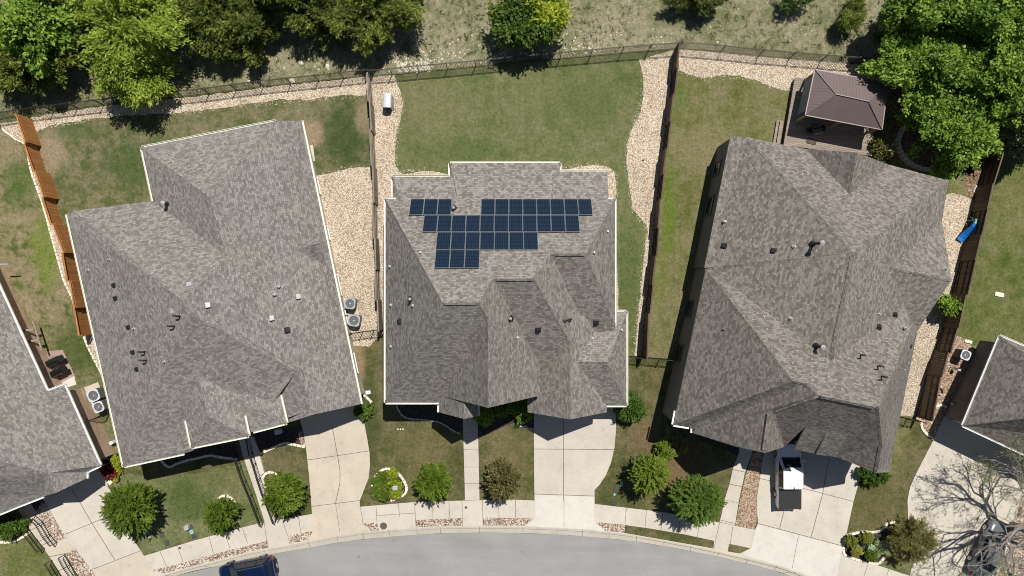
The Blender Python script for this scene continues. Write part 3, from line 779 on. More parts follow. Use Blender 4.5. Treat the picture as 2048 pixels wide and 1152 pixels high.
def board_fence(px, label, mat, group, h=1.85, step=2.4, capmat=None, jump=.10, side=1, both=False):
    """good-neighbour board fence: bays with boards on alternate sides, stepped with the slope"""
    w3 = [P(a, b, 0) for a, b in px]
    root = empty('board_fence', w3[0], label, 'fence', group=group)
    idx = 0
    for i in range(len(w3) - 1):
        a, b = w3[i], w3[i+1]
        n = max(1, round((b - a).length / step))
        for k in range(n):
            p = a.lerp(b, k/n); q = a.lerp(b, (k+1)/n)
            d = (q - p); d.z = 0; ln = d.length; d.normalize(); nr = Vector((-d.y, d.x, 0)) * side
            z0 = min(g(p.y), g(q.y)); zt = max(g(p.y), g(q.y)) + h - (.06 if idx % 2 else 0)
            s = 1 if idx % 2 else -1
            mb = MB(); mb.box((p.x, p.y, (z0 + zt)/2), (.1, .1, zt - z0 + .06), math.atan2(d.y, d.x)); mb.build('post', mat, root)
            mb = MB(); m = max(1, int(ln / .145)); rnd = random.Random(idx)
            for j, s2 in [(j, s) for j in range(m)] + ([(j, -s) for j in range(m)] if both else []):
                c = p.lerp(q, (j + .5)/m) + nr * (s*jump + s2*.045 if both else s2*jump*.62)
                hh = zt - z0 - .02 + rnd.uniform(-.012, .012)
                mb.box((c.x, c.y, z0 + hh/2), (ln/m - .008, .022, hh), math.atan2(d.y, d.x))
            mb.build('board_panel', mat, root)
            mb = MB()
            for zz in (.35, (zt - z0)*.55, zt - z0 - .28):
                mb.box((*((p + q)/2 + (nr*s*jump if both else -nr*s*jump*.05)).xy, z0 + zz), (ln - .1, .045, .09), math.atan2(d.y, d.x))
            mb.build('rail', mat, root)
            mb = MB(); mb.box((*((p + q)/2 + nr*s*jump*.5).xy, zt + .02), (ln, .11, .04), math.atan2(d.y, d.x)); mb.build('cap_rail', capmat or mat, root)
            idx += 1
    p = w3[-1]; mb = MB(); mb.box((p.x, p.y, p.z + h/2), (.1, .1, h + .06)); mb.build('post', mat, root)
    return root


GB = 'wooden board fences between the yards'
board_fence([(60, 240), (97, 349), (131, 452), (153, 509), (188, 668)], 'bright orange cedar board fence left of the tilted grey house', M['wood_orange'], GB, h=1.62, jump=.15, side=-1, both=True)
board_fence([(744, 160), (750, 270), (753, 340), (757, 480), (762, 600), (765, 660)], 'weathered grey board fence between the gravel yards left of the solar panels', M['wood_grey'], GB, h=1.75, jump=.09)
board_fence([(1350, 99), (1338, 200), (1324, 306), (1312, 405), (1303, 514), (1290, 625), (1285, 712)], 'dark brown board fence between the wide back lawn and the right house', M['wood_brown'], GB, h=1.75, jump=.09)
board_fence([(2012, 160), (1990, 260), (1955, 374), (1920, 522), (1885, 654), (1853, 748), (1832, 832)], 'brown board fence behind the blue slide, right of the right house', M['wood_dark'], GB, h=1.85, jump=.09)


def railing(px, label, h=.95, group='black handrails of the front steps'):
    w3 = [P(a, b, .03) for a, b in px]
    root = empty('handrail', w3[0], label, 'handrail', group=group)
    mb = MB()
    for i, p in enumerate(w3):
        mp = MB(); mp.box((p.x, p.y, p.z + h/2), (.05, .05, h)); mp.build('post', M['blackiron'], root)
        if i:
            o = w3[i-1]
            for zz, w in ((h, .045), (.14, .03), (h - .12, .025)): bar(mb, o + Vector((0, 0, zz)), p + Vector((0, 0, zz)), w)
            n = max(1, int((p - o).length / .15))
            for j in range(1, n):
                c = o.lerp(p, j/n); mb.box((c.x, c.y, c.z + h/2 + .04), (.018, .018, h - .18))
    mb.build('baluster_panel', M['blackiron'], root)


railing([(474, 906), (483, 932), (493, 960), (505, 988), (516, 1016), (527, 1045)], 'long black handrail on the lawn side of the stepped path')
railing([(501, 874), (506, 905), (513, 925), (522, 955), (532, 985), (543, 1012), (553, 1040)], 'black handrail of the stepped path on the side of the bushy tree')
railing([(72, 1029), (87, 1043), (101, 1067), (115, 1084)], 'upper black handrail beside river rock at the lower left corner')
railing([(61, 1059), (76, 1079), (90, 1096)], 'upper black handrail on the lawn side at the lower left corner')
railing([(131, 1108), (142, 1128), (158, 1151)], 'lower black handrail beside river rock at the lower left corner')
railing([(105, 1120), (118, 1141), (131, 1162)], 'lower black handrail on the lawn side at the lower left corner')

# the stepped path to the tilted house
root = empty('stepped_path', P(515, 960), 'pale concrete stepped path with thin treads running down to the pavement', 'steps')
L0, L1 = [(478, 880), (487, 915), (500, 953), (513, 992), (530, 1046)], [(500, 872), (508, 905), (522, 945), (535, 982), (552, 1040)]
def along(pl, t):
    s = t * (len(pl) - 1); i = min(int(s), len(pl) - 2); f = s - i
    return (pl[i][0] + (pl[i+1][0]-pl[i][0])*f, pl[i][1] + (pl[i+1][1]-pl[i][1])*f)
cuts = [0, .22, .27, .48, .53, .57, .61, .65, .69, .73, .77, .81, 1.0]
for i in range(len(cuts) - 1):
    qd = [along(L0, cuts[i]), along(L0, cuts[i+1]), along(L1, cuts[i+1]), along(L1, cuts[i])]
    w = [P(a, b, .05) for a, b in qd]
    zt = g(sum(p.y for p in w)/4) + .07
    mb = MB(); mb.prism([(p.x, p.y) for p in w], zt - .4, [zt + .0]*4)
    mb.build('tread', M['conc'], root, bevel=.012)
for px, nm in (([(500, 874), (522, 950), (530, 945), (520, 905), (507, 872)], 'side_wall'),):
    w = [P(a, b, .05) for a, b in px]
    mb = MB(); mb.prism([(p.x, p.y) for p in w], -2.0, [g(p.y) + .25 for p in w]); mb.build(nm, M['conc_new'], root)
# ------------------------------------------------------------------ houses
M['capgrey'] = plain('cap_grey', (.34, .33, .32), .6, var=.1)
def clip(poly, f):
    """keep the part of a 2D polygon where f(p) <= 0 (f linear)"""
    out = []
    for i in range(len(poly)):
        a = poly[i]; b = poly[(i+1) % len(poly)]
        fa, fb = f(a), f(b)
        if fa <= 1e-7: out.append(a)
        if (fa < -1e-7 and fb > 1e-7) or (fa > 1e-7 and fb < -1e-7):
            t = fa / (fa - fb); out.append((a[0] + (b[0]-a[0])*t, a[1] + (b[1]-a[1])*t))
    return out


def area2(poly): return sum(poly[i][0]*poly[(i+1) % len(poly)][1] - poly[(i+1) % len(poly)][0]*poly[i][1] for i in range(len(poly))) / 2


def wing(edges, lift=0.0):
    """convex roof over a footprint: edges = [(x, y, z_eave, pitch or None)], edge i runs to corner i+1; returns top polygons"""
    if area2([e[:2] for e in edges]) < 0:
        pts = [e[:2] for e in edges]; k = len(edges)
        edges = [(*pts[(k - i) % k], edges[(k - i - 1) % k][2], edges[(k - i - 1) % k][3]) for i in range(k)]
    fp = [e[:2] for e in edges]
    planes = []
    for i, e in enumerate(edges):
        if e[3] is None: continue
        a = fp[i]; b = fp[(i+1) % len(fp)]
        d = math.hypot(b[0]-a[0], b[1]-a[1]); nx, ny = -(b[1]-a[1])/d, (b[0]-a[0])/d     # inward
        m = e[3]
        planes.append((m*nx, m*ny, e[2] - m*(nx*a[0] + ny*a[1]) + lift))
    tops = []
    for i, p in enumerate(planes):
        poly = fp
        for j, q in enumerate(planes):
            if j != i: poly = clip(poly, lambda c: (p[0]-q[0])*c[0] + (p[1]-q[1])*c[1] + p[2]-q[2])
            if len(poly) < 3: break
        if len(poly) >= 3 and abs(area2(poly)) > .01:
            tops.append([Vector((c[0], c[1], p[0]*c[0] + p[1]*c[1] + p[2])) for c in poly])
    return tops


def key(p): return (round(p.x, 2), round(p.y, 2), round(p.z, 2))


def shell(tops, th=.16):
    """faces and edge data of a roof sheet of thickness th"""
    ed = {}
    for fi, f in enumerate(tops):
        for i in range(len(f)):
            a, b = key(f[i]), key(f[(i+1) % len(f)])
            if a == b: continue
            ed.setdefault(frozenset((a, b)), []).append((fi, f[i], f[(i+1) % len(f)]))
    bound = [v[0] for v in ed.values() if len(v) == 1]
    inner = [v for v in ed.values() if len(v) == 2]
    return bound, inner


def normal(f):
    n = Vector()
    for i in range(len(f)):
        a, b = f[i], f[(i+1) % len(f)]
        n += a.cross(b)
    n.normalize()
    return n if n.z > 0 else -n


def planar(faces, steps, fixed=()):
    """slide ridge and valley points along their lines of sight until every roof slope is one plane"""
    C = Vector((0, 0, CAMZ)); pts = {}
    for f in faces:
        for p in f: pts.setdefault(key(p), []).append(p)
    pos = {k: v[0].copy() for k, v in pts.items()}; z0 = {k: v[0].z for k, v in pts.items()}
    fk = [[key(p) for p in f] for f in faces]; hold = {key(p) for p in fixed}
    for _ in range(steps):
        want = {k: [] for k in pos}
        for f in fk:
            q = np.array([pos[k] for k in f]); c = q.mean(0)
            n = Vector(np.linalg.svd(q - c)[2][2]); c = Vector(c)
            for k in f:
                d = pos[k] - C; dn = d.dot(n)
                if abs(dn) < 1e-6: continue
                want[k].append((C + d*((c - C).dot(n)/dn)).z)
        for k in pos:
            w = want[k]
            if not w or z0[k] < 4.01 or k in hold: continue
            zt = (sum(w) + z0[k]*.03) / (len(w) + .03)
            zt = max(z0[k] - 1.6, min(z0[k] + 1.6, zt))
            d = pos[k] - C
            pos[k] = C + d*((zt - CAMZ)/d.z)
    for k, v in pts.items():
        for p in v: p.xyz = pos[k]


class House:
    def __init__(s, name, px, label, roofmat, wallmat, gutter=True, guttermat=None, overhang=.4):
        s.root = empty(name, P(*px), label, 'house')
        s.roof = MB(); s.roofmat = roofmat; s.wallmat = wallmat
        s.tops = []; s.gut = []; s.overhang = overhang; s.wall = MB(); s.gmat = guttermat or M['cream']; s.gutter = gutter; s.trim = M['white']

    def sheet(s, tops, th=.16, caps=True, gutter=True, flat=0, fixed=()):
        if flat: planar(tops, flat, fixed)
        tops = [[Vector(p) for p in f] for f in tops]
        for f in tops:
            if area2([(p.x, p.y) for p in f]) < 0: f.reverse()
        bound, inner = shell(tops, th)
        for f in tops:                       # same triangles above and below, so bent planes keep their thickness
            for tri in (tessellate_polygon([[Vector((p.x, p.y, 0)) for p in f]]) if len(f) > 3 else [(0, 1, 2)]):
                q = [f[i] for i in tri]
                if area2([(p.x, p.y) for p in q]) < 0: q.reverse()
                s.roof.poly(q, 0)
                s.roof.poly([p - Vector((0, 0, th)) for p in q][::-1], 1)
        for fi, a, b in bound:
            dz = Vector((0, 0, th))
            s.roof.poly([a - dz, b - dz, b, a], 1)
            if gutter and s.gutter and abs(a.z - b.z) < .06 and (b-a).length > .5: s.gut.append((a, b))
        if caps:
            for v in inner:
                (f1, a, b), (f2, _, _) = v
                n1, n2 = normal(tops[f1]), normal(tops[f2])
                c2 = sum(tops[f2], Vector()) / len(tops[f2])
                if (c2 - a).dot(n1) > -.02 or (b-a).length < .4: continue
                e = (b - a).normalized(); up = (n1 + n2).normalized() * .022
                for nn in (n1, n2):
                    side = nn.cross(e).normalized()
                    cc = sum(tops[f1 if nn is n1 else f2], Vector()) / len(tops[f1 if nn is n1 else f2])
                    if (cc - a).dot(side) < 0: side = -side
                    q = [a + up, b + up, b + side*.15 + nn*.012, a + side*.15 + nn*.012]
                    if (q[1]-q[0]).cross(q[2]-q[0]).dot(nn) < 0: q.reverse()
                    s.roof.poly(q, 0)
        s.tops += tops

    def walls(s, loop, inset=None, z_base=-2.2, drop=.14):
        """walls under a roof outline [(x, y, z)], set back by the overhang"""
        o = s.overhang if inset is None else inset
        pts = [Vector(p) for p in loop]
        if area2([(p.x, p.y) for p in pts]) < 0: pts.reverse()
        k = len(pts); ins = []
        for i in range(k):
            a, b, c = pts[i-1], pts[i], pts[(i+1) % k]
            d1 = Vector((b.x-a.x, b.y-a.y)).normalized(); d2 = Vector((c.x-b.x, c.y-b.y)).normalized()
            n1 = Vector((-d1.y, d1.x)); n2 = Vector((-d2.y, d2.x))
            m = n1 + n2
            m = m / max(.35, m.dot(n1)) if m.length > 1e-4 else n1
            if m.length > 2.5: m = m.normalized() * 2.5
            ins.append(Vector((b.x + m.x*o, b.y + m.y*o, b.z - drop)))
        bv = s.bvh()
        for p in ins:
            hit = bv.ray_cast(Vector((p.x, p.y, p.z - 1.2)), Vector((0, 0, 1)))
            if hit[0] is not None: p.z = min(hit[0].z - .17, p.z + .8)
        for i in range(k):
            a, b = ins[i], ins[(i+1) % k]
            s.wall.poly([(a.x, a.y, z_base), (b.x, b.y, z_base), b, a])
        return ins

    def bvh(s):
        vs = []; fs = []
        for f in s.tops:
            fs.append(list(range(len(vs), len(vs) + len(f)))); vs += f
        return BVHTree.FromPolygons(vs, fs)

    def finish(s):
        s.roof_o = s.roof.build('roof', [s.roofmat, M['fascia']], s.root)
        s.wall_o = s.wall.build('wall', s.wallmat, s.root)
        vs = [p for f in s.tops for p in f]; n = 0; fs = []
        for f in s.tops: fs.append(list(range(n, n + len(f)))); n += len(f)
        s.bv = BVHTree.FromPolygons(vs, fs)
        for a, b in s.gut:                       # gutters only where the eave is open to the sky
            mid = (a + b) / 2
            h = s.bv.ray_cast(mid + Vector((0, 0, 6)), Vector((0, 0, -1)))
            d = (b - a); ln = d.length; d.normalize(); out = Vector((d.y, -d.x, 0))
            segs = []; m = max(2, int(ln / .25)); run = None
            for j in range(m + 1):
                p = a.lerp(b, j/m)
                free = True
                h = s.bv.ray_cast(p + out*.06 + Vector((0, 0, 9)), Vector((0, 0, -1)))
                if h[0] is not None and h[0].z > p.z - .22: free = False       # a roof just below or above: no gutter here
                if free and run is None: run = p
                if (not free or j == m) and run is not None:
                    if (p - run).length > .3: segs.append((run, p))
                    run = None
            for u, v in segs:
                mb = MB(); c = (u + v)/2 + out*.065 - Vector((0, 0, .07)); ang = math.atan2(d.y, d.x); l2 = (v-u).length
                mb.box((c.x, c.y, c.z - .05), (l2, .12, .02), ang)
                for q in (-.06, .06): mb.box((*(c + out*q).xy, c.z), (l2, .022, .12), ang)
                mb.box((*(u + d*.01 + out*.065).xy, c.z), (.02, .12, .12), ang); mb.box((*(v - d*.01 + out*.065).xy, c.z), (.02, .12, .12), ang)
                mb.build('gutter', s.gmat, s.roof_o)
        return s

    def hit(s, px, py):
        o = Vector((0, 0, CAMZ)); d = (Q(px, py, 0) - o).normalized()
        h = s.bv.ray_cast(o, d)
        return h[0], h[1] if h[1] is None or h[1].z > 0 else -h[1]

    def kit(s, pipes=(), boxes=(), flues=(), elbows=(), flats=()):
        for px, py in pipes:
            p, n = s.hit(px, py)
            if p is None: continue
            mb = MB(); mb.tube([p - Vector((0, 0, .1)), p + Vector((0, 0, .32))], .045, 8); mb.lathe(p, [(.13, .0), (.06, .1)], 10)
            mb.build('vent_pipe', M['steel'], s.roof_o)
        for px, py in boxes:
            p, n = s.hit(px, py)
            if p is None: continue
            mb = MB(); T = n.to_track_quat('Z', 'Y').to_matrix().to_4x4()
            mb.box(p + n*.09, (.30, .30, .16), M=T, top=.85); mb.box(p + n*.01, (.42, .42, .015), M=T)
            mb.build('box_vent', M['black'], s.roof_o)
        for px, py in flats:
            p, n = s.hit(px, py)
            if p is None: continue
            mb = MB(); T = n.to_track_quat('Z', 'Y').to_matrix().to_4x4()
            mb.box(p + n*.06, (.38, .34, .1), M=T, top=.9)
            mb.build('roof_vent', M['steel'], s.roof_o)
        for px, py, hgt in flues:
            p, n = s.hit(px, py)
            if p is None: continue
            mb = MB(); mb.tube([p - Vector((0, 0, .15)), p + Vector((0, 0, hgt))], .10, 12); mb.lathe(p, [(.24, -.05), (.12, .22)], 12)
            f = mb.build('flue', M['black'], s.roof_o, smooth=False)
            mb = MB(); rc = .11 if hgt < .5 else .16; mb.lathe(p + Vector((0, 0, hgt)), [(rc*.8, 0), (rc, .03), (rc, .13), (.02, .2)], 16)
            mb.build('flue_cap', M['capgrey'], s.roof_o)
        for px, py in elbows:
            p, n = s.hit(px, py)
            if p is None: continue
            mb = MB(); mb.tube([p - Vector((0, 0, .1)), p + Vector((0, 0, .5)), p + Vector((-.05, .03, .58)), p + Vector((-.26, .04, .60))], .06, 8)
            mb.build('gas_vent', M['black'], s.roof_o)

    def window(s, ins, i, t, w, z, h, name='window', double=True):
        a, b = ins[i], ins[(i+1) % len(ins)]
        d = Vector((b.x-a.x, b.y-a.y, 0)); ln = d.length; d.normalize(); out = Vector((d.y, -d.x, 0)); ang = math.atan2(d.y, d.x)
        c = Vector((a.x, a.y, 0)) + d*(ln*t); c.z = z + h/2
        if name == 'window':
            mb = MB(); q = c + out*.03
            mb.box(q + Vector((0, 0, h/2)), (w + .16, .1, .09), ang); mb.box(q - Vector((0, 0, h/2)), (w + .2, .14, .09), ang)
            for k in (-1, 1): mb.box(q + d*k*(w/2), (.09, .1, h - .09), ang)
            if double: mb.box(q, (w - .09, .07, .05), ang)
            f = mb.build('window', s.trim, s.root)
            mb = MB(); mb.box(c + out*.02, (w, .04, h), ang); mb.build('pane', M['glass'], f)
        elif name == 'garage_door':
            mb = MB()
            for k in range(4): mb.box(c + out*.03 + Vector((0, 0, (k - 1.5)*h/4)), (w, .06, h/4 - .02), ang)
            mb.build('garage_door', M['white'], s.root)
        else:
            mb = MB(); mb.box(c + out*.03, (w, .08, h), ang)
            dd = mb.build('door', M['darktrim'], s.root)
            mb = MB(); mb.box(c + out*.1 + d*(w*.38), (.05, .06, .12), ang); mb.build('handle', M['steel'], dd)


def V(px, py, z): return Q(px, py, z)


# ---------------- middle house with solar panels: hip wings that cut into each other
H2 = House('house', (1010, 620), 'grey shingle house in the middle with dark blue solar panels on its roof', M['roof_warm'], M['stone'])
zA, N_, S_ = 3.6, 6.65, -8.56
H2.sheet(wing([(-9.45, N_, zA, 1.286), (-9.45, S_, zA, .83), (-4.9, S_, zA, None), (2.25, -1.2, zA, 1.42), (2.25, N_, zA, .83)], .012))
H2.sheet(wing([(-3.0, N_, zA, None), (-3.0, -8.0, 8.59 - .75*8.64, .75), (5.475, -8.0, zA, 1.25), (5.475, N_, zA, .83)], .006), gutter=False)
H2.sheet(wing([(1.5, N_, zA, None), (1.5, -4.5, 7.13 - .68*6.9, .68), (7.7, -4.5, zA, 1.38), (7.7, N_, zA, .83)]))
H2.sheet(wing([(-5.25, -1.0, 3.88, 1.42), (-5.25, -8.0, 0, None), (2.05, -8.0, 3.88, 1.42), (2.05, -1.0, 0, None)], -.008), gutter=False)
H2.sheet(wing([(-5.456, -4.5, 3.6, 1.27), (-5.456, -9.29, 0, None), (-2.49, -9.29, 5.05, 1.27), (-2.49, -4.5, 0, None)]))
H2.sheet(wing([(1.2, -2.0, 2.3, .95), (1.2, -9.52, 0, None), (7.25, -9.52, 2.3, .95), (7.25, -2.0, 0, None)], .004), gutter=False)
H2.sheet(wing([(4.0, -1.8, 0, None), (4.0, -9.0, 2.3, .66), (8.775, -9.0, 2.3, 1.35), (8.775, -1.8, 2.3, .66)]))
H2.sheet(wing([(-9.03, 8.43, 3.0, .68), (-9.03, 6.3, 0, None), (0, 6.3, 0, None), (0, 8.43, 3.0, .28)]))
H2.sheet(wing([(-4.71, 9.5, 2.75, 1.2), (-4.71, 6.3, 0, None), (3.65, 6.3, 2.75, 1.2), (3.65, 9.5, 2.75, .28)]))
H2.sheet(wing([(0, 8.84, 0, None), (0, 6.3, 0, None), (7.22, 6.3, 0, None), (7.22, 8.84, 2.9, .28)]))
i2 = H2.walls([(-9.45, N_, zA), (-9.45, S_, zA), (-5.2, S_, zA), (-5.2, -8.0, 3.0), (-1.6, -8.0, 7.6), (2.05, -8.0, 3.4), (2.05, -4.0, 4.0), (7.7, -1.2, 3.6), (7.7, N_, zA)], z_base=-2.4)
i2b = H2.walls([(1.2, -9.52, 2.3), (4.225, -9.52, 5.1), (7.25, -9.52, 2.3), (7.25, -9.0, 2.3), (8.775, -9.0, 2.3), (8.775, -1.8, 2.3), (5.0, -1.8, 2.3), (1.2, -4.0, 2.3)], z_base=-2.4)
i2c = H2.walls([(-9.03, 8.43, 3.0), (-9.03, 6.0, 3.2), (7.22, 6.0, 3.2), (7.22, 8.84, 2.9), (3.65, 8.84, 2.9), (3.65, 9.5, 2.75), (-4.71, 9.5, 2.75), (-4.71, 8.43, 2.9)], z_base=-.4)
H2.wall.poly([(-5.2, -8.95, 3.2), (-2.75, -8.95, 4.4), (-2.75, -8.95, 4.9), (-3.4, -8.95, 5.75), (-5.2, -8.95, 3.5)])
H2.finish()
for x in (-5.05, -2.85):
    mb = MB(); mb.box((x, -8.95, 1.1), (.5, .5, 5.0)); mb.box((x, -8.95, -.6), (.62, .62, .5)); mb.build('porch_column', M['stone'], H2.root)
H2.window(i2, 0, .25, 1.5, .9, 1.5); H2.window(i2, 0, .7, 1.2, .9, 1.4); H2.window(i2, 1, .5, 1.8, .5, 1.6)
H2.window(i2, 8, .5, 1.5, 1.0, 1.5, double=False); H2.window(i2, 7, .3, 1.2, 1.0, 1.3)
H2.window(i2b, 1, .5, 4.9, -1.2, 2.3, 'garage_door'); H2.window(i2, 4, .3, 1.1, 0, 2.3, 'door')
H2.window(i2b, 4, .5, 1.0, .4, 1.1)
for t in (.2, .5, .8): H2.window(i2c, 5, t, 1.8, .5, 1.7)
H2.window(i2c, 3, .5, 1.4, .8, 1.3)
for a, b in (((885, 605), (957, 605)), ((991, 556), (1068, 556)), ((1107, 506), (1172, 506))):   # raised ridge vents
    p, _ = H2.hit(a[0] + 3, a[1] - 1); q, _ = H2.hit(b[0] - 3, b[1] - 1)
    zr = {605: 9.9, 556: 8.59, 506: 7.13}[a[1]]; yr = {605: -.95, 556: .64, 506: 2.4}[a[1]]
    mb = MB(); c = Vector(((p.x + q.x)/2, yr, zr + .05)); ln = q.x - p.x
    mb.add([(c.x - ln/2, yr - .17, zr - .03), (c.x - ln/2, yr, zr + .09), (c.x - ln/2, yr + .17, zr - .03), (c.x + ln/2, yr - .17, zr - .03), (c.x + ln/2, yr, zr + .09), (c.x + ln/2, yr + .17, zr - .03)], [(0, 3, 4, 1), (1, 4, 5, 2), (0, 1, 2), (3, 5, 4), (0, 2, 5, 3)])
    mb.build('ridge_vent', H2.roofmat, H2.roof_o)
H2.kit(pipes=[(841, 505), (780, 533), (1215, 463), (1188, 505), (1035, 675), (1185, 677), (1243, 660), (782, 610), (782, 693), (826, 611)], boxes=[(800, 643), (1076, 660), (1192, 646)], flues=[(908, 417, .42), (822, 598, .45), (1021, 637, .35)], elbows=[(1133, 640), (1142, 638)])
# solar panels lie 10 cm over the rear slope
sl = .83; nrm = Vector((0, sl, 1)).normalized(); vdir = Vector((0, -1, sl)).normalized(); Ts = Matrix((Vector((1, 0, 0)), vdir * -1, nrm)).transposed().to_4x4()
fm = MB(); fm2 = MB()
W_, H_ = 1.0, 1.675
cm = MB(); cm.add([(-W_/2 + .02, -H_/2 + .02, .026), (W_/2 - .02, -H_/2 + .02, .026), (W_/2 - .02, H_/2 - .02, .026), (-W_/2 + .02, H_/2 - .02, .026)], [(0, 1, 2, 3)])
for dx, dy, sx, sy in ((0, H_/2 - .012, W_, .024), (0, -H_/2 + .012, W_, .024), (W_/2 - .012, 0, .024, H_ - .048), (-W_/2 + .012, 0, .024, H_ - .048)): fm.box((dx, dy, .01), (sx, sy, .04))
fm.box((0, 0, -.006), (W_ - .05, H_ - .05, .01))
cells = frame = None
for r_, (x0, n) in enumerate((((-7.525, -2.28), (3, 8)), ((-6.395,), (11,)), ((-5.325,), (7,)), ((-5.30,), (3,)))):
    for xa, cnt in zip(x0, n):
        for c_ in range(cnt):
            yh = 6.555 - 1.322*(r_ + .5)
            loc = Vector((xa + 1.023*(c_ + .5), yh, zA + .012 + sl*(N_ - yh))) + nrm*.11
            if cells is None:
                o = cm.build('solar_panel', M['solar'], None, local=True); o.parent = H2.root; cells = o
                fr = fm.build('panel_frame', M['alu'], None, local=True); fr.parent = o; frame = fr
            else:
                o = cells.copy(); COL.objects.link(o); o.parent = H2.root
                fr = frame.copy(); COL.objects.link(fr); fr.parent = o
            o.matrix_local = WM[H2.root.name].inverted() @ Matrix.Translation(loc) @ Ts

# ---------------- tilted grey house on the left
H1 = House('house', (430, 620), 'large tilted grey shingle house with cream gutters between orange and grey fences', M['roof_grey'], M['stone'])
a, b, c, d = V(283, 295, 4.0), V(551, 242, 4.0), V(603, 241, 2.7), V(722, 808, 2.7)
e, f, gq, h = V(419, 394, 6.3), V(455, 515, 6.1), V(306, 402, 4.0), V(366, 603, 8.0)
i_, k = V(377, 626, 7.9), V(247, 933, 3.6)
l, m_, ap = V(593, 742, 4.75), V(621, 796, 4.5), V(627, 829, 4.4)
w1, w2 = V(133, 428, 3.6), V(147, 422, 3.75)
H1.sheet([[a, b, e], [a, e, f, gq], [b, c, d, ap, m_, l, i_, h, f, e], [w1, w2, h, i_, k], [w2, gq, f, h], [i_, k, V(368, 907, 3.6), V(490, 868, 3.9), V(550, 800, 4.3), l],
          [l, m_, ap, V(574, 846, 3.5), V(545, 775, 4.62)]], flat=150)
def PW(px, z): q = Q(px[0], px[1], z); return (q.x, q.y)
def pwing(pts, z, ms, lift=0.0): return wing([(*PW(p, z), z, mm) for p, mm in zip(pts, ms)], lift)
H1.sheet(pwing([(350, 740), (383, 895), (497, 872), (464, 717)], 4.8, (.5, .5, .5, None)))
H1.sheet([[V(459, 876, 4.3), V(573, 846, 4.3), V(448, 783, 5.1)], [V(573, 846, 4.3), V(560, 790, 4.3), V(538, 765, 4.75), V(448, 783, 5.1)]])
i1 = H1.walls([a, gq, w1, k, V(370, 907, 3.6), V(500, 880, 3.6), V(574, 846, 3.3), ap, d, c, V(553, 246, 3.6)])
i1b = H1.walls([V(366, 815, 4.8), V(383, 895, 4.8), V(497, 872, 4.8), V(490, 835, 4.8), V(430, 790, 4.8)], z_base=-2.0)
H1.walls([V(480, 868, 4.3), V(573, 846, 4.3), V(560, 790, 4.3), V(480, 810, 4.3)], z_base=-2.2)
cx_ = MB()
H1.finish()
for t, w in ((.12, 1.5), (.3, 1.2), (.42, 1.6), (.62, 1.0), (.8, 1.2)): H1.window(i1, 8, t, w, .2, 1.5)
H1.window(i1, 2, .3, 1.4, .6, 1.4); H1.window(i1, 2, .7, 1.4, .3, 1.4); H1.window(i1, 1, .5, 2.0, .6, 1.6)
H1.window(i1, 10, .5, 2.2, .4, 1.9); H1.window(i1, 3, .5, 1.8, .1, 1.6)
H1.window(i1, 7, .45, 2.6, -1.2, 2.3, 'garage_door'); H1.window(i1b, 1, .8, 1.0, -.7, 2.3, 'door')
H1.kit(pipes=[(220, 519), (177, 540), (269, 657), (330, 723), (557, 573), (549, 589)], boxes=[(229, 570), (232, 596), (258, 654), (267, 704), (275, 738), (574, 660)], flues=[(335, 408, .6)], elbows=[(361, 632), (350, 652), (291, 703), (294, 720)], flats=[(596, 593), (543, 636), (415, 610), (346, 622), (379, 569)])
# small cross gable dormer on the east slope
p0, n0 = H1.hit(592, 499); q0, n1 = H1.hit(648, 488)
mb = MB()
dz = Vector((0, 0, .05)); ridge0 = p0 + dz*.4; ridge1 = Vector((q0.x, q0.y, p0.z + .02)) 
base_s, _ = H1.hit(655, 535); base_n, _ = H1.hit(640, 455)
T_ = [[ridge0, ridge1, base_s + dz], [ridge0, base_n + dz, ridge1]]
for t_ in T_:
    tt = t_ if (t_[1]-t_[0]).cross(t_[2]-t_[0]).z > 0 else t_[::-1]
    mb.poly(tt, 0)
mb.poly([base_s + dz, ridge1, base_n + dz], 1)
mb.build('dormer', [H1.roofmat, M['stone']], H1.root)

# ---------------- right house with steep crossing roofs
H3 = House('house', (1610, 600), 'brown grey shingle house with steep crossing roofs beside the gazebo and white pickup', M['roof_brown'], M['brick_grey'], gutter=False, overhang=.1)
R0, R1 = V(1708, 505, 9.9), V(1663, 722, 9.9)
A0, X, X2, Y, Z = V(1412, 537, 3.55), V(1586, 762, 10.4), V(1612, 767, 10.5), V(1636, 790, 10.6), V(1757, 815, 10.6)
NW1, NW2, Wc = V(1461, 272, 3.6), V(1495, 275, 3.65), V(1409, 535, 3.6)
Vv, NR = V(1699, 388, 6.3), V(1714, 305, 6.3)
n1_, n2_, NE = V(1612, 298, 3.65), V(1780, 330, 3.65), V(1897, 361, 3.6)
e1, q0_, q1_, q2_ = V(1884, 441, 3.6), V(1783, 535, 6.9), V(1903, 560, 6.8), V(1835, 662, 3.6)
v1, v2 = V(1810, 612, 4.6), V(1822, 655, 4.1)
rd = (Z - Y).normalized(); dn_ = Vector((rd.y, -rd.x, 0)) * (1 if rd.x > 0 else -1)
LSn = rd.cross((dn_ - Vector((0, 0, 1.22))).normalized())         # steep front slope of the long cross ridge
def LS(px, py):
    C_ = Vector((0, 0, CAMZ)); d_ = Q(px, py, 0) - C_
    return C_ + d_ * ((Y - C_).dot(LSn) / d_.dot(LSn))
t0, d1, d2, d3, pv0, pv1 = LS(1764, 887), LS(1697, 867), LS(1655, 860), LS(1612, 852), LS(1549, 821), LS(1569, 894)
t1, t2 = V(1752, 946, 5.5), V(1672, 913, max(3.9, LS(1672, 913).z))
P0, P1 = V(1541, 822, pv0.z + .1), V(1529, 906, pv0.z + .1)
vly = V(1426, 541, 4.1)
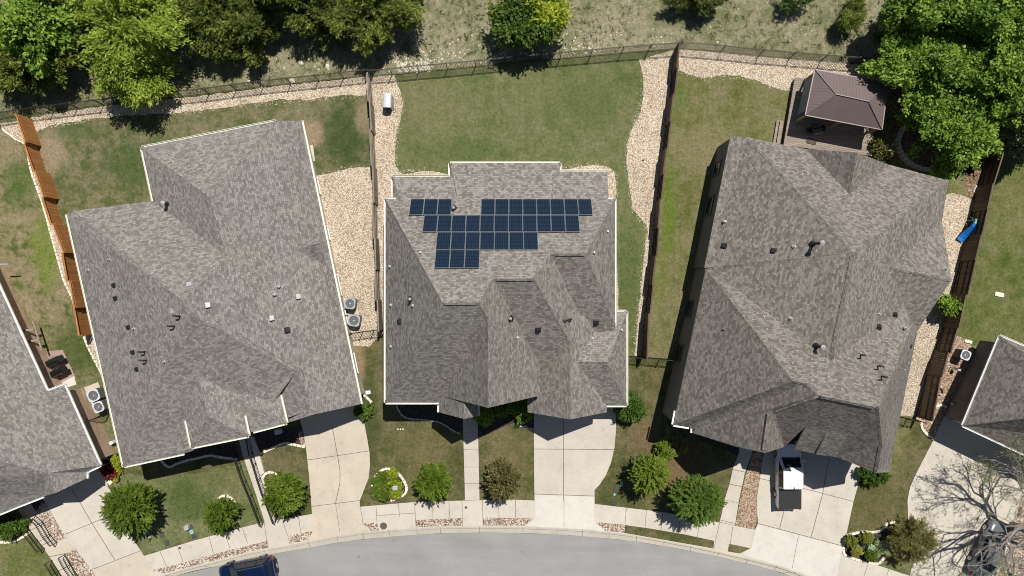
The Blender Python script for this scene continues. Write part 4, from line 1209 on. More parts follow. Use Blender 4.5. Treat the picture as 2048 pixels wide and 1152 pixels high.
H3.sheet([[NW1, NW2, R0, R1, vly, Wc], [NW2, n1_, Vv, n2_, NE, R0], [n1_, NR, Vv], [NR, n2_, Vv], [R0, NE, e1, q0_, v1, R1], [q0_, e1, q1_], [q0_, q1_, q2_, v2, v1],
          [A0, vly, R1, v1, v2, Z, Y, X2, X], [A0, X, V(1376, 853, 3.6), V(1347, 849, 3.55)], [V(1376, 853, 3.6), X, X2, V(1390, 860, 3.75)], [V(1390, 860, 3.75), X2, Y, pv0, P0, P1, V(1474, 894, 5.6), V(1385, 866, 3.6)],
          [P0, pv0, pv1, P1], [Y, Z, t0, d1, d2, d3, pv1, pv0], [Z, v2, q2_, V(1784, 915, 3.6), V(1781, 944, 3.6), t1, t0], [t0, t1, t2, d1]], flat=150, fixed=(Y, Z, t0, d1, d2, d3, pv0, pv1, P0, P1, t1, t2))

up = Vector((0, 0, .03))
H3.sheet([[d3 + up*.3, d2 + up*.3, V(1628, 907, LS(1628, 907).z + .55), V(1589, 899, LS(1589, 899).z + .55)]], caps=False)
H3.sheet([[d2 + up*.5, d1 + up*.5, V(1673, 914, LS(1673, 914).z + .6), V(1633, 909, LS(1633, 909).z + .85)]], caps=False)
cheek = MB()
for q in ([d3, V(1589, 899, LS(1589, 899).z + .5), V(1587, 897, LS(1587, 897).z - .3)], [d2, V(1633, 909, LS(1633, 909).z + .8), V(1629, 907, LS(1629, 907).z)]): H3.wall.poly(q)
i3 = H3.walls([NW1, Wc, A0, V(1347, 849, 3.55), V(1376, 853, 3.6), V(1385, 866, 3.6), V(1470, 893, 5.5), P1, V(1569, 897, 4.6), V(1590, 880, 5.0), V(1672, 905, 4.4), t1, V(1781, 944, 3.6), V(1784, 915, 3.6), q2_, q1_, e1, NE, n2_, NR, n1_, NW2], z_base=-2.6)
H3.finish(); H3.trim = M['darktrim']
H3.window(i3, 2, .27, 1.3, .2, 1.5); H3.window(i3, 2, .57, 1.3, -.1, 1.5); H3.window(i3, 0, .5, 1.4, .7, 1.4); H3.window(i3, 0, .2, 1.0, .7, 1.4)
H3.window(i3, 5, .5, 1.6, -.2, 1.6); H3.window(i3, 9, .5, 2.7, -1.25, 2.3, 'garage_door'); H3.window(i3, 7, .3, 1.0, -1.1, 2.2, 'door')
H3.window(i3, 13, .3, 1.2, .2, 1.4); H3.window(i3, 13, .7, 1.2, .5, 1.4); H3.window(i3, 16, .5, 1.2, .7, 1.4); H3.window(i3, 17, .5, 1.8, .6, 1.6); H3.window(i3, 20, .5, 2.2, .4, 2.1)
H3.kit(pipes=[(1449, 443), (1587, 493), (1525, 633), (1580, 636), (1757, 628), (1811, 656), (1813, 725), (1805, 738), (1471, 726), (1891, 537)], boxes=[(1448, 492), (1547, 502), (1789, 629), (1757, 654), (1447, 663), (1819, 692)], flues=[(1626, 488, 1.35), (1633, 692, .9)], elbows=[(1724, 710), (1759, 732), (1766, 753)])
for (x0, y0, x1, y1, z) in ((1347, 850, 1378, 855, 3.55), (1385, 852, 1384, 866, 3.6), (1351, 822, 1346, 849, 3.55), (1784, 914, 1781, 943, 3.55)):
    p, q = V(x0, y0, z), V(x1, y1, z); d_ = (q-p); mb = MB(); c_ = (p+q)/2; ang = math.atan2(d_.y, d_.x); ou = Vector((d_.y, -d_.x, 0)).normalized()*.06
    mb.box((c_ + ou) - Vector((0, 0, .06)), (d_.length, .12, .12), ang); mb.build('gutter', M['white'], H3.roof_o)
for (r_a, r_b) in ((R0, R1), (Y, Z), (P0, P1), (t0, t1)):
    mb = MB(); dd = (r_b - r_a).normalized(); s_ = Vector((-dd.y, dd.x, 0)).normalized()*.17
    A_, B_ = r_a + dd*.2, r_b - dd*.2; u = Vector((0, 0, .085)); w_ = Vector((0, 0, -.06))
    mb.add([A_ + s_ + w_, A_ + u, A_ - s_ + w_, B_ + s_ + w_, B_ + u, B_ - s_ + w_], [(0, 1, 4, 3), (1, 2, 5, 4), (0, 2, 1), (3, 4, 5), (0, 3, 5, 2)])
    mb.build('ridge_vent', H3.roofmat, H3.roof_o)

# ---------------- brick house cut by the left border
H0 = House('house', (60, 860), 'tan brick house cut off by the left border, its brick wall facing two air conditioners', M['roof_grey'], M['brick_tan'], guttermat=M['white'], overhang=.45)
z0 = 1.9
E_ = [V(-70, 425, z0), V(94, 783, z0), V(128, 770, z0), V(200, 931, z0)]
far = Vector((-48.5, -9.0, 6.9))
H0.sheet([[*E_, far, V(-260, 420, 6.3)], [E_[3], V(173, 944, z0), V(173, 957, z0), V(96, 946, 3.4), V(86, 993, z0), V(35, 1013, z0), V(-60, 1052, z0), V(-320, 1000, 5.2), far],
          [V(96, 946, 3.4), V(173, 957, z0), V(111, 986, 3.1)], [V(96, 946, 3.4), V(111, 986, 3.1), V(86, 993, z0)]], flat=60)
H0.sheet([[V(0, 985, 2.7), V(35, 1012, z0 - .25), V(-60, 1050, z0 - .2)], [V(0, 985, 2.7), V(-60, 1050, z0 - .2), V(-80, 1000, 2.3)]], caps=False)
i0 = H0.walls([*E_, V(173, 944, z0), V(173, 957, z0), V(111, 986, 3.1), V(86, 993, z0), V(35, 1013, z0), V(-60, 1052, z0), V(-300, 990, 1.9), V(-260, 430, 1.9)], z_base=-2.8)
H0.finish()
for t_ in (.60, .68, .76): H0.window(i0, 0, t_, 1.0, -.2, 1.4)
H0.window(i0, 5, .5, 2.2, -1.3, 2.2, 'garage_door'); H0.window(i0, 7, .4, 1.0, -1.2, 2.2, 'door'); H0.window(i0, 0, .25, 1.4, .6, 1.4)

# ---------------- house cut by the right border
H4 = House('house', (2020, 790), 'grey shingle house cut off by the right border, behind the bare oak', M['roof_brown'], M['brick_grey'], guttermat=M['white'], overhang=.4)
a4, b4, c4_, d4 = V(2000, 672, 2.1), V(1926, 851, 2.1), V(2160, 960, 2.1), V(2330, 815, 2.1)
r1, r2 = V(2120, 760, 6.0), V(2100, 830, 6.0)
H4.sheet([[a4, b4, r2, r1], [b4, c4_, V(2330, 900, 6.0), r2], [a4, r1, V(2330, 880, 6.0), d4], [r1, r2, V(2330, 900, 6.0), V(2330, 880, 6.0)]])
i4 = H4.walls([a4, b4, c4_, d4], z_base=-2.6)
H4.finish()
H4.window(i4, 1, .35, 4.9, -1.2, 2.3, 'garage_door')
# ------------------------------------------------------------------ trees and plants
def quad_mesh(name, centres, ax, bx, tint, mat, parent):
    """many small leaf faces in one mesh: centre, long half axis, short half axis and tint per leaf"""
    n = len(centres)
    v = np.empty((n, 4, 3), np.float32)
    v[:, 0] = centres - ax; v[:, 1] = centres + bx - ax*.1; v[:, 2] = centres + ax; v[:, 3] = centres - bx - ax*.1
    if parent is not None:
        inv = np.array(WM[parent.name].inverted())
        v = v @ inv[:3, :3].T + inv[:3, 3]
    me = bpy.data.meshes.new(name)
    me.vertices.add(n*4); me.loops.add(n*4); me.polygons.add(n)
    me.vertices.foreach_set('co', v.reshape(-1))
    me.loops.foreach_set('vertex_index', np.arange(n*4, dtype=np.int32))
    me.polygons.foreach_set('loop_start', np.arange(0, n*4, 4, dtype=np.int32))
    me.update(calc_edges=True)
    a = me.attributes.new('tint', 'FLOAT', 'FACE'); a.data.foreach_set('value', tint.astype(np.float32))
    me.materials.append(mat)
    o = bpy.data.objects.new(name, me); COL.objects.link(o)
    WM[o.name] = Matrix.Identity(4)
    if parent is not None: o.parent = parent; WM[o.name] = WM[parent.name].copy()
    return o


def unit(a): return a / np.maximum(1e-9, np.linalg.norm(a, axis=1, keepdims=True))


def sprays(rng, c, rad, n, per, length, lw, ll, droop=.25, lump=.28, fill=.45, up=.35, bottom=-.35, spread=.35, seed=0.0, tint0=.5, tintv=.22, clump=13, gather=.13):
    """leafy shoots spread through a lumpy crown volume; returns leaf arrays"""
    c = np.array(c); rad = np.array(rad)
    cd = unit(rng.normal(size=(max(6, int(n/clump)), 3))); cd = cd[cd[:, 2] > bottom]
    ci = rng.integers(0, len(cd), n)                       # shoots gather into boughs with gaps between them
    d = unit(cd[ci] + rng.normal(scale=gather, size=(n, 3)))
    d = d[d[:, 2] > bottom - .15]
    ci = ci[:len(d)]
    n = len(d)
    k = np.array([1 + lump*2*noise.noise((float(x)*1.7 + seed, float(y)*1.7 - seed, float(z)*1.7 + 5)) for x, y, z in d])
    depth = rng.uniform(fill**2, 1.0, n)**.5 * .92
    base = c + d * rad * (k*depth)[:, None]
    rl = length * rng.uniform(.6, 1.25, n)
    sd = unit(d*np.array([1, 1, .55]) + rng.normal(scale=.38, size=(n, 3)) + np.array([0, 0, -droop]))
    t = rng.uniform(-.25, 1.0, (n, per))
    lumpy = np.array([noise.noise((float(p[0])*.9, float(p[1])*.9, float(p[2])*.9 + seed)) for p in base])
    pos = base[:, None, :] + sd[:, None, :]*(rl[:, None]*t)[:, :, None]
    lat = rng.normal(size=(n, per, 3)) * (rl[:, None]*spread*(1.05 - .65*t))[:, :, None]
    pos = pos + lat*np.array([1, 1, .7])
    ax = unit((np.repeat(sd[:, None, :], per, 1) + rng.normal(scale=.55, size=(n, per, 3))).reshape(-1, 3))
    nr = unit(rng.normal(size=(n*per, 3)) + np.array([0, 0, up*2.2]) + .6*np.repeat(d, per, 0))
    bx = unit(np.cross(nr, ax))
    s = rng.uniform(.65, 1.3, n*per)[:, None]
    tint = np.clip(np.repeat(tint0 + tintv*1.3*lumpy + rng.normal(scale=tintv*.55, size=n), per) + .12*(t.reshape(-1) - .4) + rng.normal(scale=tintv*.55, size=n*per), 0, 1)
    return pos.reshape(-1, 3), ax*ll*s, bx*lw*s, tint, base


def tree(name, label, px, r, top, mat, dens=1.0, ll=.17, lw=.075, length=.8, droop=.25, lump=.28, cat='tree', group=None, low=.25, per=34, nspray=None, bark='bark', base_px=None, squash=None, fill=.45, seed=1, spread=.35, tint0=.5, tintv=.22, trunk_r=None, bottom=-.35, up=.6, clump=16, gather=.12):
    """px: centre of the crown in the photo, r: crown radius in metres (or rx, ry), top: height of the crown top over the ground"""
    rng = np.random.default_rng(seed*77 + 5)
    rnd = random.Random(seed)
    rx, ry = r if isinstance(r, tuple) else (r, r)
    zc = top * (1 + low) / 2
    cc = P(px[0], px[1], zc*1.08)
    rz = top * (1 - low) / 2
    gx = Vector((cc.x, cc.y, g(cc.y)))
    if base_px: gx = P(*base_px)
    root = empty(name, gx, label, cat, group=group)
    n = nspray or int(dens * 64 * (rx*ry)**.5 * ((rx*ry)**.5 + rz) / max(.25, length))
    pos, ax, bx, ti, base = sprays(rng, cc, (rx, ry, rz), n, per, length, lw, ll, droop, lump, fill, up, bottom, spread, seed*3.7, tint0, tintv, clump, gather)
    keep = pos[:, 2] > np.array([g(float(y)) for y in pos[:, 1]]) + .04
    quad_mesh('crown', pos[keep], ax[keep], bx[keep], ti[keep], mat, root)
    tr = trunk_r or max(.03, .035*top)
    mb = MB()
    tc = Vector(cc)
    pts = [gx - Vector((0, 0, .15)), gx.lerp(tc, .35) + Vector((rnd.uniform(-.1, .1)*rx, rnd.uniform(-.1, .1)*ry, 0)), gx.lerp(tc, .75), tc + Vector((0, 0, rz*.35))]
    mb.tube(pts, [tr*1.25, tr, tr*.7, tr*.25], 7)
    m = 6 + int(2*rx)
    for i in range(m):
        b = Vector(base[rnd.randrange(len(base))])
        s = pts[1].lerp(pts[3], rnd.uniform(.05, .9))
        mid = s.lerp(b, .55) + Vector((rnd.uniform(-.15, .15), rnd.uniform(-.15, .15), .12*rz))
        mb.tube([s, mid, b], [tr*.42, tr*.26, tr*.08], 5)
    mb.build('trunk', M[bark], root, smooth=True)
    return root


GW = 'trees of the wood beyond the back fence'
CED = dict(ll=.13, lw=.042, length=.75, droop=.12, lump=.42, per=52, spread=.25, tintv=.28)
tree('deciduous_tree', 'bright green tree at the top left corner among dark cedars', (84, 48), (2.3, 2.9), 5.4, M['leaf_green'], dens=1.0, group=GW, low=.02, seed=3, fill=.35, ll=.16, lw=.09, lump=.35, tint0=.62)
tree('cedar_tree', 'olive cedar at the left border with its shadow on the iron fence', (48, 131), (3.00, 1.75), 3.4, M['leaf_cedar'], group=GW, low=.02, seed=4, **CED)
tree('cedar_tree', 'dark cedar touching the left border below the bright corner tree', (0, 84), (1.70, 1.95), 3.5, M['leaf_cedardark'], group=GW, low=.02, seed=5, **CED)
tree('elm_tree', 'tall light green tree with drooping sprays hanging over the iron fence at left', (266, 55), (3.1, 3.2), 6.1, M['leaf_elm'], dens=1.0, group=GW, low=.02, seed=6, droop=.55, ll=.15, lw=.05, length=1.0, per=52, lump=.4, fill=.3, spread=.26, tint0=.58)
tree('elm_tree', 'lower light green spray of foliage reaching across the iron fence above the lawn shadow', (272, 142), (2.4, 1.9), 4.5, M['leaf_elm'], dens=.95, group=GW, low=.02, seed=26, droop=.55, ll=.15, lw=.05, length=1.0, per=52, lump=.45, fill=.3, spread=.26, tint0=.55, base_px=(262, 100))
tree('cedar_tree', 'dark olive cedar right of the tall light green tree', (418, 30), (2.60, 2.45), 3.8, M['leaf_cedar'], group=GW, low=.02, seed=7, tint0=.42, **CED)
tree('cedar_tree', 'narrow cedar with bare twigs near the middle of the wood', (508, 63), (1.20, 1.75), 3.4, M['leaf_cedar'], group=GW, low=.02, seed=8, **CED)
tree('cedar_tree', 'deep green cedar at the top edge, left of the dense cedar', (590, -3), (3.00, 1.65), 4.1, M['leaf_cedar'], group=GW, low=.02, seed=9, tint0=.45, **CED)
tree('cedar_tree', 'cedar between the deep green cedar and the dense rightmost cedar', (662, 33), (1.60, 1.45), 3.2, M['leaf_cedardark'], group=GW, low=.02, seed=10, tint0=.6, **CED)
tree('cedar_tree', 'dense round cedar at the right end of the wood beside the dead tree', (745, 23), (2.90, 2.45), 4.1, M['leaf_cedar'], dens=1.25, group=GW, low=.02, seed=11, tint0=.55, **CED)
tree('cedar_tree', 'cedar cut by the top edge above the dense round cedar', (800, -20), (1.60, 1.55), 4.3, M['leaf_cedar'], group=GW, low=.02, seed=12, tint0=.62, **CED)
tree('cedar_tree', 'cedar at the top edge between the tall light green tree and the corner tree', (168, -21), (1.70, 2.15), 3.8, M['leaf_cedardark'], group=GW, low=.02, seed=13, **CED)
tree('cedar_tree', 'low dark cedar filling the gap below the dark olive cedar', (452, 93), (1.30, 0.90), 2.2, M['leaf_cedardark'], group=GW, low=.02, seed=14, tint0=.55, **CED)
tree('cedar_tree', 'shaded cedar cut by the top edge between two olive cedars', (500, -40), (1.90, 1.75), 4.0, M['leaf_cedardark'], group=GW, low=.02, seed=15, tint0=.5, **CED)
tree('bushy_tree', 'lone round green tree in the wild field, dark at its left', (1046, 40), (1.85, 2.0), 3.4, M['leaf_dark'], dens=1.2, low=.0, seed=16, lump=.3, ll=.15, lw=.07, tint0=.62)
tree('bushy_tree', 'yellow green bush pressed against the lone round tree in the field', (1088, 24), (1.4, 1.6), 3.3, M['leaf_yellow'], dens=1.1, low=.0, seed=17, tint0=.25, ll=.15, lw=.07, lump=.35)
tree('cedar_tree', 'dark cedar mostly above the top edge, over the wild field', (1392, -40), (2.4, 2.0), 2.3, M['leaf_cedardark'], seed=18, **CED)
tree('juniper_shrub', 'spiky olive shrub alone in the wild field near the oaks', (1693, 22), (1.05, 1.25), 1.5, M['leaf_cedar'], cat='shrub', seed=19, ll=.22, lw=.03, length=.7, droop=0, lump=.25, fill=.1, spread=.2, per=30, low=.1)
tree('thin_shrub', 'thin dark leafed shrub in the wild field at the top edge', (1594, 12), (.75, 1.0), 1.6, M['leaf_dark'], dens=.22, cat='shrub', seed=20, ll=.16, lw=.05, lump=.5, fill=.2, tint0=.2)
GO = 'oak crowns at the upper right corner'
OAK = dict(ll=.13, lw=.07, length=.62, droop=.1, lump=.42, fill=.4, per=48, spread=.38, tint0=.55, tintv=.32)
tree('oak_tree', 'bright green oak nearest the gazebo roof', (1846, 138), (3.4, 3.0), 5.4, M['leaf_green'], group=GO, low=.05, seed=31, **OAK)
tree('oak_tree', 'green oak cut by the top edge right of the wild field', (1868, 30), (3.2, 2.6), 6.1, M['leaf_green'], group=GO, low=.05, seed=32, **OAK)
tree('oak_tree', 'green oak in the top right corner', (1985, 50), (3.2, 3.0), 6.5, M['leaf_green'], group=GO, low=.05, seed=33, **OAK)
tree('oak_tree', 'light green oak crown over the brown fence at the right border', (1985, 182), (2.9, 2.5), 5.8, M['leaf_green'], group=GO, low=.05, seed=34, **dict(OAK, tint0=.66))
tree('oak_tree', 'low oak crown directly behind the curved stone edging', (1905, 272), (3.1, 2.4), 4.8, M['leaf_green'], group=GO, low=.05, seed=35, **OAK)
tree('oak_tree', 'grey green oak branch at the right border beyond the brown fence', (2062, 262), (1.5, 1.8), 4.1, M['leaf_grey'], group=GO, low=.05, seed=36, dens=.7, **OAK)
tree('oak_tree', 'dark oak top between the gazebo oak and the top edge', (1800, 70), (1.6, 1.6), 4.1, M['leaf_dark'], group=GO, low=.05, seed=37, **dict(OAK, tint0=.45))
tree('bush', 'dark sparse bush between the deck and the curved stone edging', (1772, 300), (.75, .65), 1.2, M['leaf_olive'], dens=.35, cat='bush', seed=38, lump=.5, tint0=.25)

GS = 'small round trees on the front lawns'
ST = dict(ll=.085, lw=.027, dens=1.5, length=.62, droop=-.02, lump=.2, per=64, spread=.105, tintv=.28, group=GS, low=.15, fill=.3, clump=2, gather=.45)
tree('street_tree', 'largest round tree on the left front lawn, overlapping the far left driveway', (262, 1014), (1.78, 1.78), 4.2, M['leaf_street'], seed=41, **ST)
tree('street_tree', 'smallest round tree on the left front lawn, in its white stone arc', (441, 1027), (0.95, 1.03), 2.8, M['leaf_street'], seed=42, tint0=.42, **ST)
tree('street_tree', 'bushy light green tree between the stepped path and the first driveway', (568, 986), (1.33, 1.38), 3.6, M['leaf_street'], seed=43, tint0=.58, **ST)
tree('street_tree', 'light green round tree left of the middle straight path', (868, 962), (1.15, 1.23), 3.2, M['leaf_street'], seed=44, tint0=.6, **ST)
tree('street_tree', 'brownish olive round tree right of the middle straight path', (1006, 960), (1.05, 1.23), 3.2, M['leaf_brown'], seed=45, **ST)
tree('street_tree', 'yellow green tree with dark shadow on the lawn right of the middle driveway', (1298, 945), (1.28, 1.23), 3.6, M['leaf_street'], seed=46, tint0=.8, **ST)
tree('street_tree', 'large dark green round tree overhanging the pavement, right of the yellow green tree', (1393, 998), (1.83, 1.68), 4.2, M['leaf_dark'], seed=47, tint0=.75, **ST)
GBU = 'low bushes beside the houses'
BU = dict(ll=.11, lw=.05, length=.35, droop=.05, lump=.25, per=30, group=GBU, cat='bush', low=.05, fill=.3, clump=5, gather=.2)
tree('bush', 'small yellow green bush above the yellow green lawn tree', (1333, 899), (.62, .72), 1.3, M['leaf_street'], seed=51, tint0=.75, **BU)
tree('bush', 'pale brownish bush touching the small yellow green bush', (1352, 893), (.6, .6), 1.1, M['leaf_olive'], seed=52, tint0=.75, **BU)
tree('bush', 'dark round bush at the corner of the middle driveway', (1260, 816), (1.0, 1.0), 2.0, M['leaf_dark'], seed=53, tint0=.5, **BU)
tree('bush', 'dark bush under the front gable corner of the right house', (1750, 948), (1.0, .7), 1.3, M['leaf_dark'], seed=54, tint0=.35, **BU)
tree('bush', 'bright green bush growing out of the gravel by the brown right fence', (1896, 611), (.85, .6), 2.0, M['leaf_green'], seed=55, tint0=.6, **BU)
tree('bush', 'rounded green bush in the shade left of the middle front path', (972, 829), (.75, .65), 1.3, M['leaf_green'], seed=56, **BU)
tree('bush', 'rounded green bush in the shade beside the middle garage', (1046, 823), (.6, .6), 1.1, M['leaf_green'], seed=57, **BU)
tree('bush', 'long low hedge like bush under the shaded front gable of the middle house', (1015, 814), (1.3, .45), 1.1, M['leaf_green'], seed=58, **BU)
tree('bush', 'grey leaved small bush in the shade at the corner of the right house', (1346, 868), (.45, .5), .8, M['leaf_grey'], seed=59, **BU)
tree('bush', 'small dark bush beside the curl of stone edging', (727, 823), (.55, .4), .9, M['leaf_dark'], seed=60, **BU)
tree('red_shrub', 'red leaved shrub in the corner bed on the far left', (220, 941), (.40, .5), .8, M['leaf_red'], seed=61, **dict(BU, cat='shrub'))
for i, (x, y, r_, lb) in enumerate(((234, 918, .28, 'topmost yellow green shrub above the red shrub'), (238, 931, .3, 'yellow green shrub beside the red leaved shrub'), (232, 950, .24, 'lowest yellow green shrub below the red leaved shrub'))):
    tree('small_shrub', lb, (x, y), r_, .6, M['leaf_yellow'], seed=62 + i, tint0=.3, **dict(BU, cat='shrub', group='yellow green shrubs by the red shrub'))
tree('small_tree', 'dark shaded bushes beside the lower left lawn', (20, 1052), (1.1, .9), 1.2, M['leaf_dark'], seed=66, tint0=.4, **BU)
GR_ = 'low green shrubs inside the stone ring'
for i, (x, y, rx_, ry_, mt, t0_, lb) in enumerate(((760, 961, .58, .48, 'leaf_street', .5, 'upper left green shrub in the stone ring'), (788, 956, .50, .50, 'leaf_yellow', .12, 'yellowish shrub at the top right of the stone ring'), (764, 986, .66, .46, 'leaf_street', .55, 'lower left green shrub in the stone ring'), (793, 981, .42, .42, 'leaf_yellow', .22, 'yellowish shrub at the lower right of the stone ring'))):
    tree('ground_shrub', lb, (x, y), (rx_, ry_), .75, M[mt], seed=70 + i, tint0=t0_, dens=1.5, **dict(BU, cat='shrub', group=GR_, ll=.08, lw=.04, lump=.15))
GT = 'four clipped round shrubs by the right driveway'
for i, (x, y, rr, t0_, mt, lb) in enumerate(((1702, 1081, .42, .5, 'leaf_ball', 'clipped round shrub closest to the right driveway'), (1732, 1075, .49, .45, 'leaf_ball', 'largest clipped round shrub against the curved edging'), (1713, 1103, .39, .75, 'leaf_ball', 'smallest clipped round shrub near the pavement edging'), (1741, 1111, .43, .5, 'leaf_street', 'darker looser round shrub below the utility box'))):
    tree('round_shrub', lb, (x, y), rr, .95, M[mt], seed=80 + i, tint0=t0_, dens=2.2, **dict(BU, cat='shrub', group=GT, ll=.06, lw=.03, lump=.04, length=.14, fill=.6))
tree('agave_plant', 'pale green spiky plant between the round shrubs and the olive juniper', (1764, 1096), (.5, .75), .9, M['leaf_agave'], cat='plant', seed=85, ll=.22, lw=.045, length=.4, droop=.0, lump=.2, fill=.05, per=14, nspray=60, low=.0)
tree('juniper_tree', 'loose olive juniper at the far right end of the flower bed', (1822, 1080), (1.35, 1.35), 2.7, M['leaf_olive'], seed=86, tint0=.55, dens=.9, ll=.12, lw=.024, length=.85, droop=-.05, lump=.3, fill=.2, spread=.16, per=70, low=.1)


def branch(mb, p, d, length, r, depth, rnd, tips, kink=.35, up=.06):
    """crooked limb that forks until it is a twig"""
    pts = [p]; rad = [r]
    n = 4
    for i in range(n):
        d = (d + Vector((rnd.gauss(0, kink), rnd.gauss(0, kink), rnd.gauss(up, kink*.6)))*.45).normalized()
        pts.append(pts[-1] + d*length/n); rad.append(r*(1 - .45*(i+1)/n))
    mb.tube(pts, rad, 6 if r > .04 else 4, caps=False)
    if depth == 0:
        tips.append(pts[-1]); tips.append(pts[2]); return
    for k in range(rnd.choice((2, 3, 3))):
        q = pts[rnd.choice((2, 3, 4, 4))]
        nd = (d + Vector((rnd.gauss(0, .75), rnd.gauss(0, .75), rnd.gauss(.05, .35)))).normalized()
        branch(mb, q, nd, length*rnd.uniform(.6, .85), r*rnd.uniform(.45, .6), depth - 1, rnd, tips, kink, up)


# the bare oak over the far right driveway
bp = P(2024, 1052)
root = empty('bare_oak', bp, 'almost bare oak with crooked grey limbs over the grey car at the lower right corner', 'tree')
rnd = random.Random(12); mb = MB(); tips = []
t0_ = [bp - Vector((0, 0, .2)), bp + Vector((.05, .15, 1.3)), bp + Vector((-.1, .4, 2.6))]
mb.tube(t0_, [.40, .30, .27], 10)
for dx, dy, dz, ln, r_ in ((-1, .55, .55, 3.4, .19), (-.6, .95, .6, 3.6, .2), (-.1, 1, .6, 3.4, .18), (.6, .8, .6, 3.2, .16), (-1, .05, .55, 3.2, .17), (-.8, -.45, .6, 2.8, .14), (.8, -.1, .6, 3.0, .15), (-.85, .85, .35, 3.8, .17), (.2, -.7, .7, 2.6, .12)):
    branch(mb, t0_[2] + Vector((0, 0, rnd.uniform(-.5, .0))), Vector((dx, dy, dz)).normalized(), ln*1.12, r_, 4, rnd, tips, .48, -.03)
mb.build('trunk', M['bark_oak'], root, smooth=True)
rng = np.random.default_rng(4)
cw = Q(1985, 1090, 4.0)
tp = np.array([t for t in tips if (t - cw).xy.length > 2.4 + 2*noise.noise(t) and rnd.random() < .42 + .5*(noise.noise(Vector(t)*.45) > .05)])
per = 22
off = rng.normal(scale=(.20, .20, .12), size=(len(tp), per, 3)) * rng.uniform(.5, 1.15, (len(tp), 1, 1))
pos = (tp[:, None, :] + off).reshape(-1, 3)
ax = unit(rng.normal(size=pos.shape))*.06*rng.uniform(.6, 1.3, (len(pos), 1)); bx = unit(np.cross(unit(rng.normal(size=pos.shape) + np.array([0, 0, .8])), ax))*.034
quad_mesh('crown', pos, ax, bx, np.clip(np.repeat(rng.normal(.5, .2, len(tp)), per) + rng.normal(0, .15, len(pos)), 0, 1), M['leaf_grey'], root)

# dead branches lying at the end of the wood
bp = P(833, 52)
root = empty('dead_tree', bp, 'bare grey dead branches lying at the right end of the cedar wood', 'dead tree')
mb = MB(); rnd = random.Random(5); tips = []
for px in ((838, 12), (855, 68), (846, 90), (812, 72), (826, 98), (806, 85)):
    q = P(px[0], px[1], .25); d = q - bp - Vector((0, 0, .5))
    branch(mb, bp + Vector((0, 0, .7)), d.normalized(), d.length*.6, .075, 2, rnd, tips, .16, -.03)
mb.build('trunk', M['deadwood'], root)

# ------------------------------------------------------------------ wild field: tufts, weeds and stones
def scatter_ok(x, y, fy):
    return fy is None or y > fy(x)


rng = np.random.default_rng(9)
fence = [(62, 228), (156, 216), (260, 204), (419, 187), (528, 173), (638, 161), (738, 151), (785, 149), (895, 138), (1008, 127), (1120, 117), (1242, 106), (1352, 97), (1440, 104), (1516, 112), (1640, 122), (1764, 131), (1900, 145), (2060, 165)]
def field_top(px): return np.interp(px, [p[0] for p in fence], [p[1] for p in fence])
n = 5200
px = rng.uniform(-20, 2070, n); py = rng.uniform(-60, 1, n) + rng.uniform(0, 1, n)*0
py = rng.uniform(-60, 235, n)
nz = np.array([noise.noise((x*.012, y*.012, 0)) + .6*noise.noise((x*.05, y*.05, 3)) for x, y in zip(px, py)])
ok = (py < field_top(px) - 4) & (nz > -.28)
px, py, nz = px[ok], py[ok], nz[ok]
base = np.array([P(a, b) for a, b in zip(px, py)])
per = 9
hh = rng.uniform(.08, .30, len(base)) * (1 + .5*np.clip(nz, -.5, 1))
ang = rng.uniform(0, 2*math.pi, (len(base), per)); lean = rng.uniform(.15, 1.1, (len(base), per))
dirs = np.stack([np.cos(ang)*lean, np.sin(ang)*lean, np.full_like(ang, .8)], -1)
dirs /= np.linalg.norm(dirs, axis=-1, keepdims=True)
ax = (dirs*(hh[:, None]*rng.uniform(.5, 1.1, (len(base), per)))[:, :, None]).reshape(-1, 3)*.6
pos = np.repeat(base, per, 0) + ax + rng.normal(scale=.07, size=(len(base)*per, 3))*np.array([1, 1, 0])
bx = unit(np.cross(ax, rng.normal(size=ax.shape)))*.022
tint = np.clip(np.repeat(.46 + .55*nz + rng.normal(0, .16, len(base)), per) + rng.normal(0, .12, len(pos)), 0, 1)
o = quad_mesh('wild_grass', pos, ax, bx, tint, M['straw'], None)
tag(o, 'rough dry grass tufts of the wild field', 'grass', kind='stuff')

ico = [(0, 0, 1)] + [(math.cos(a)*.9, math.sin(a)*.9, .35) for a in np.linspace(0, 2*math.pi, 6)[:-1]] + [(math.cos(a + .6)*.8, math.sin(a + .6)*.8, -.4) for a in np.linspace(0, 2*math.pi, 6)[:-1]]
icof = [(0, 1 + i, 1 + (i+1) % 5) for i in range(5)] + [(1 + i, 6 + i, 1 + (i+1) % 5) for i in range(5)] + [(1 + (i+1) % 5, 6 + i, 6 + (i+1) % 5) for i in range(5)]
mb = MB(); rnd = random.Random(3)
def stone(x, y, s, flat=.6):
    p = P(x, y, 0)
    Rz = Matrix.Rotation(rnd.uniform(0, 6.3), 3, 'Z')
    mb.add([p + Rz @ Vector((v[0]*s*rnd.uniform(.7, 1.2), v[1]*s*rnd.uniform(.6, 1.0), v[2]*s*flat)) for v in ico], icof)
for _ in range(1500):
    x = rnd.uniform(380, 1480); fy = float(field_top(x)); 
    d = abs(rnd.gauss(0, 26)); y = fy - 5 - d
    if noise.noise((x*.014, y*.02, 8)) + (.35 if 760 < x < 1180 else -.05) < rnd.uniform(-.1, .45): continue
    if y < -10: continue
    stone(x, y, rnd.choice((.04, .05, .06, .06, .08, .11)))
for _ in range(260):
    x = rnd.uniform(380, 2000); stone(x, rnd.uniform(0, float(field_top(x)) - 6), rnd.choice((.04, .05, .07)))
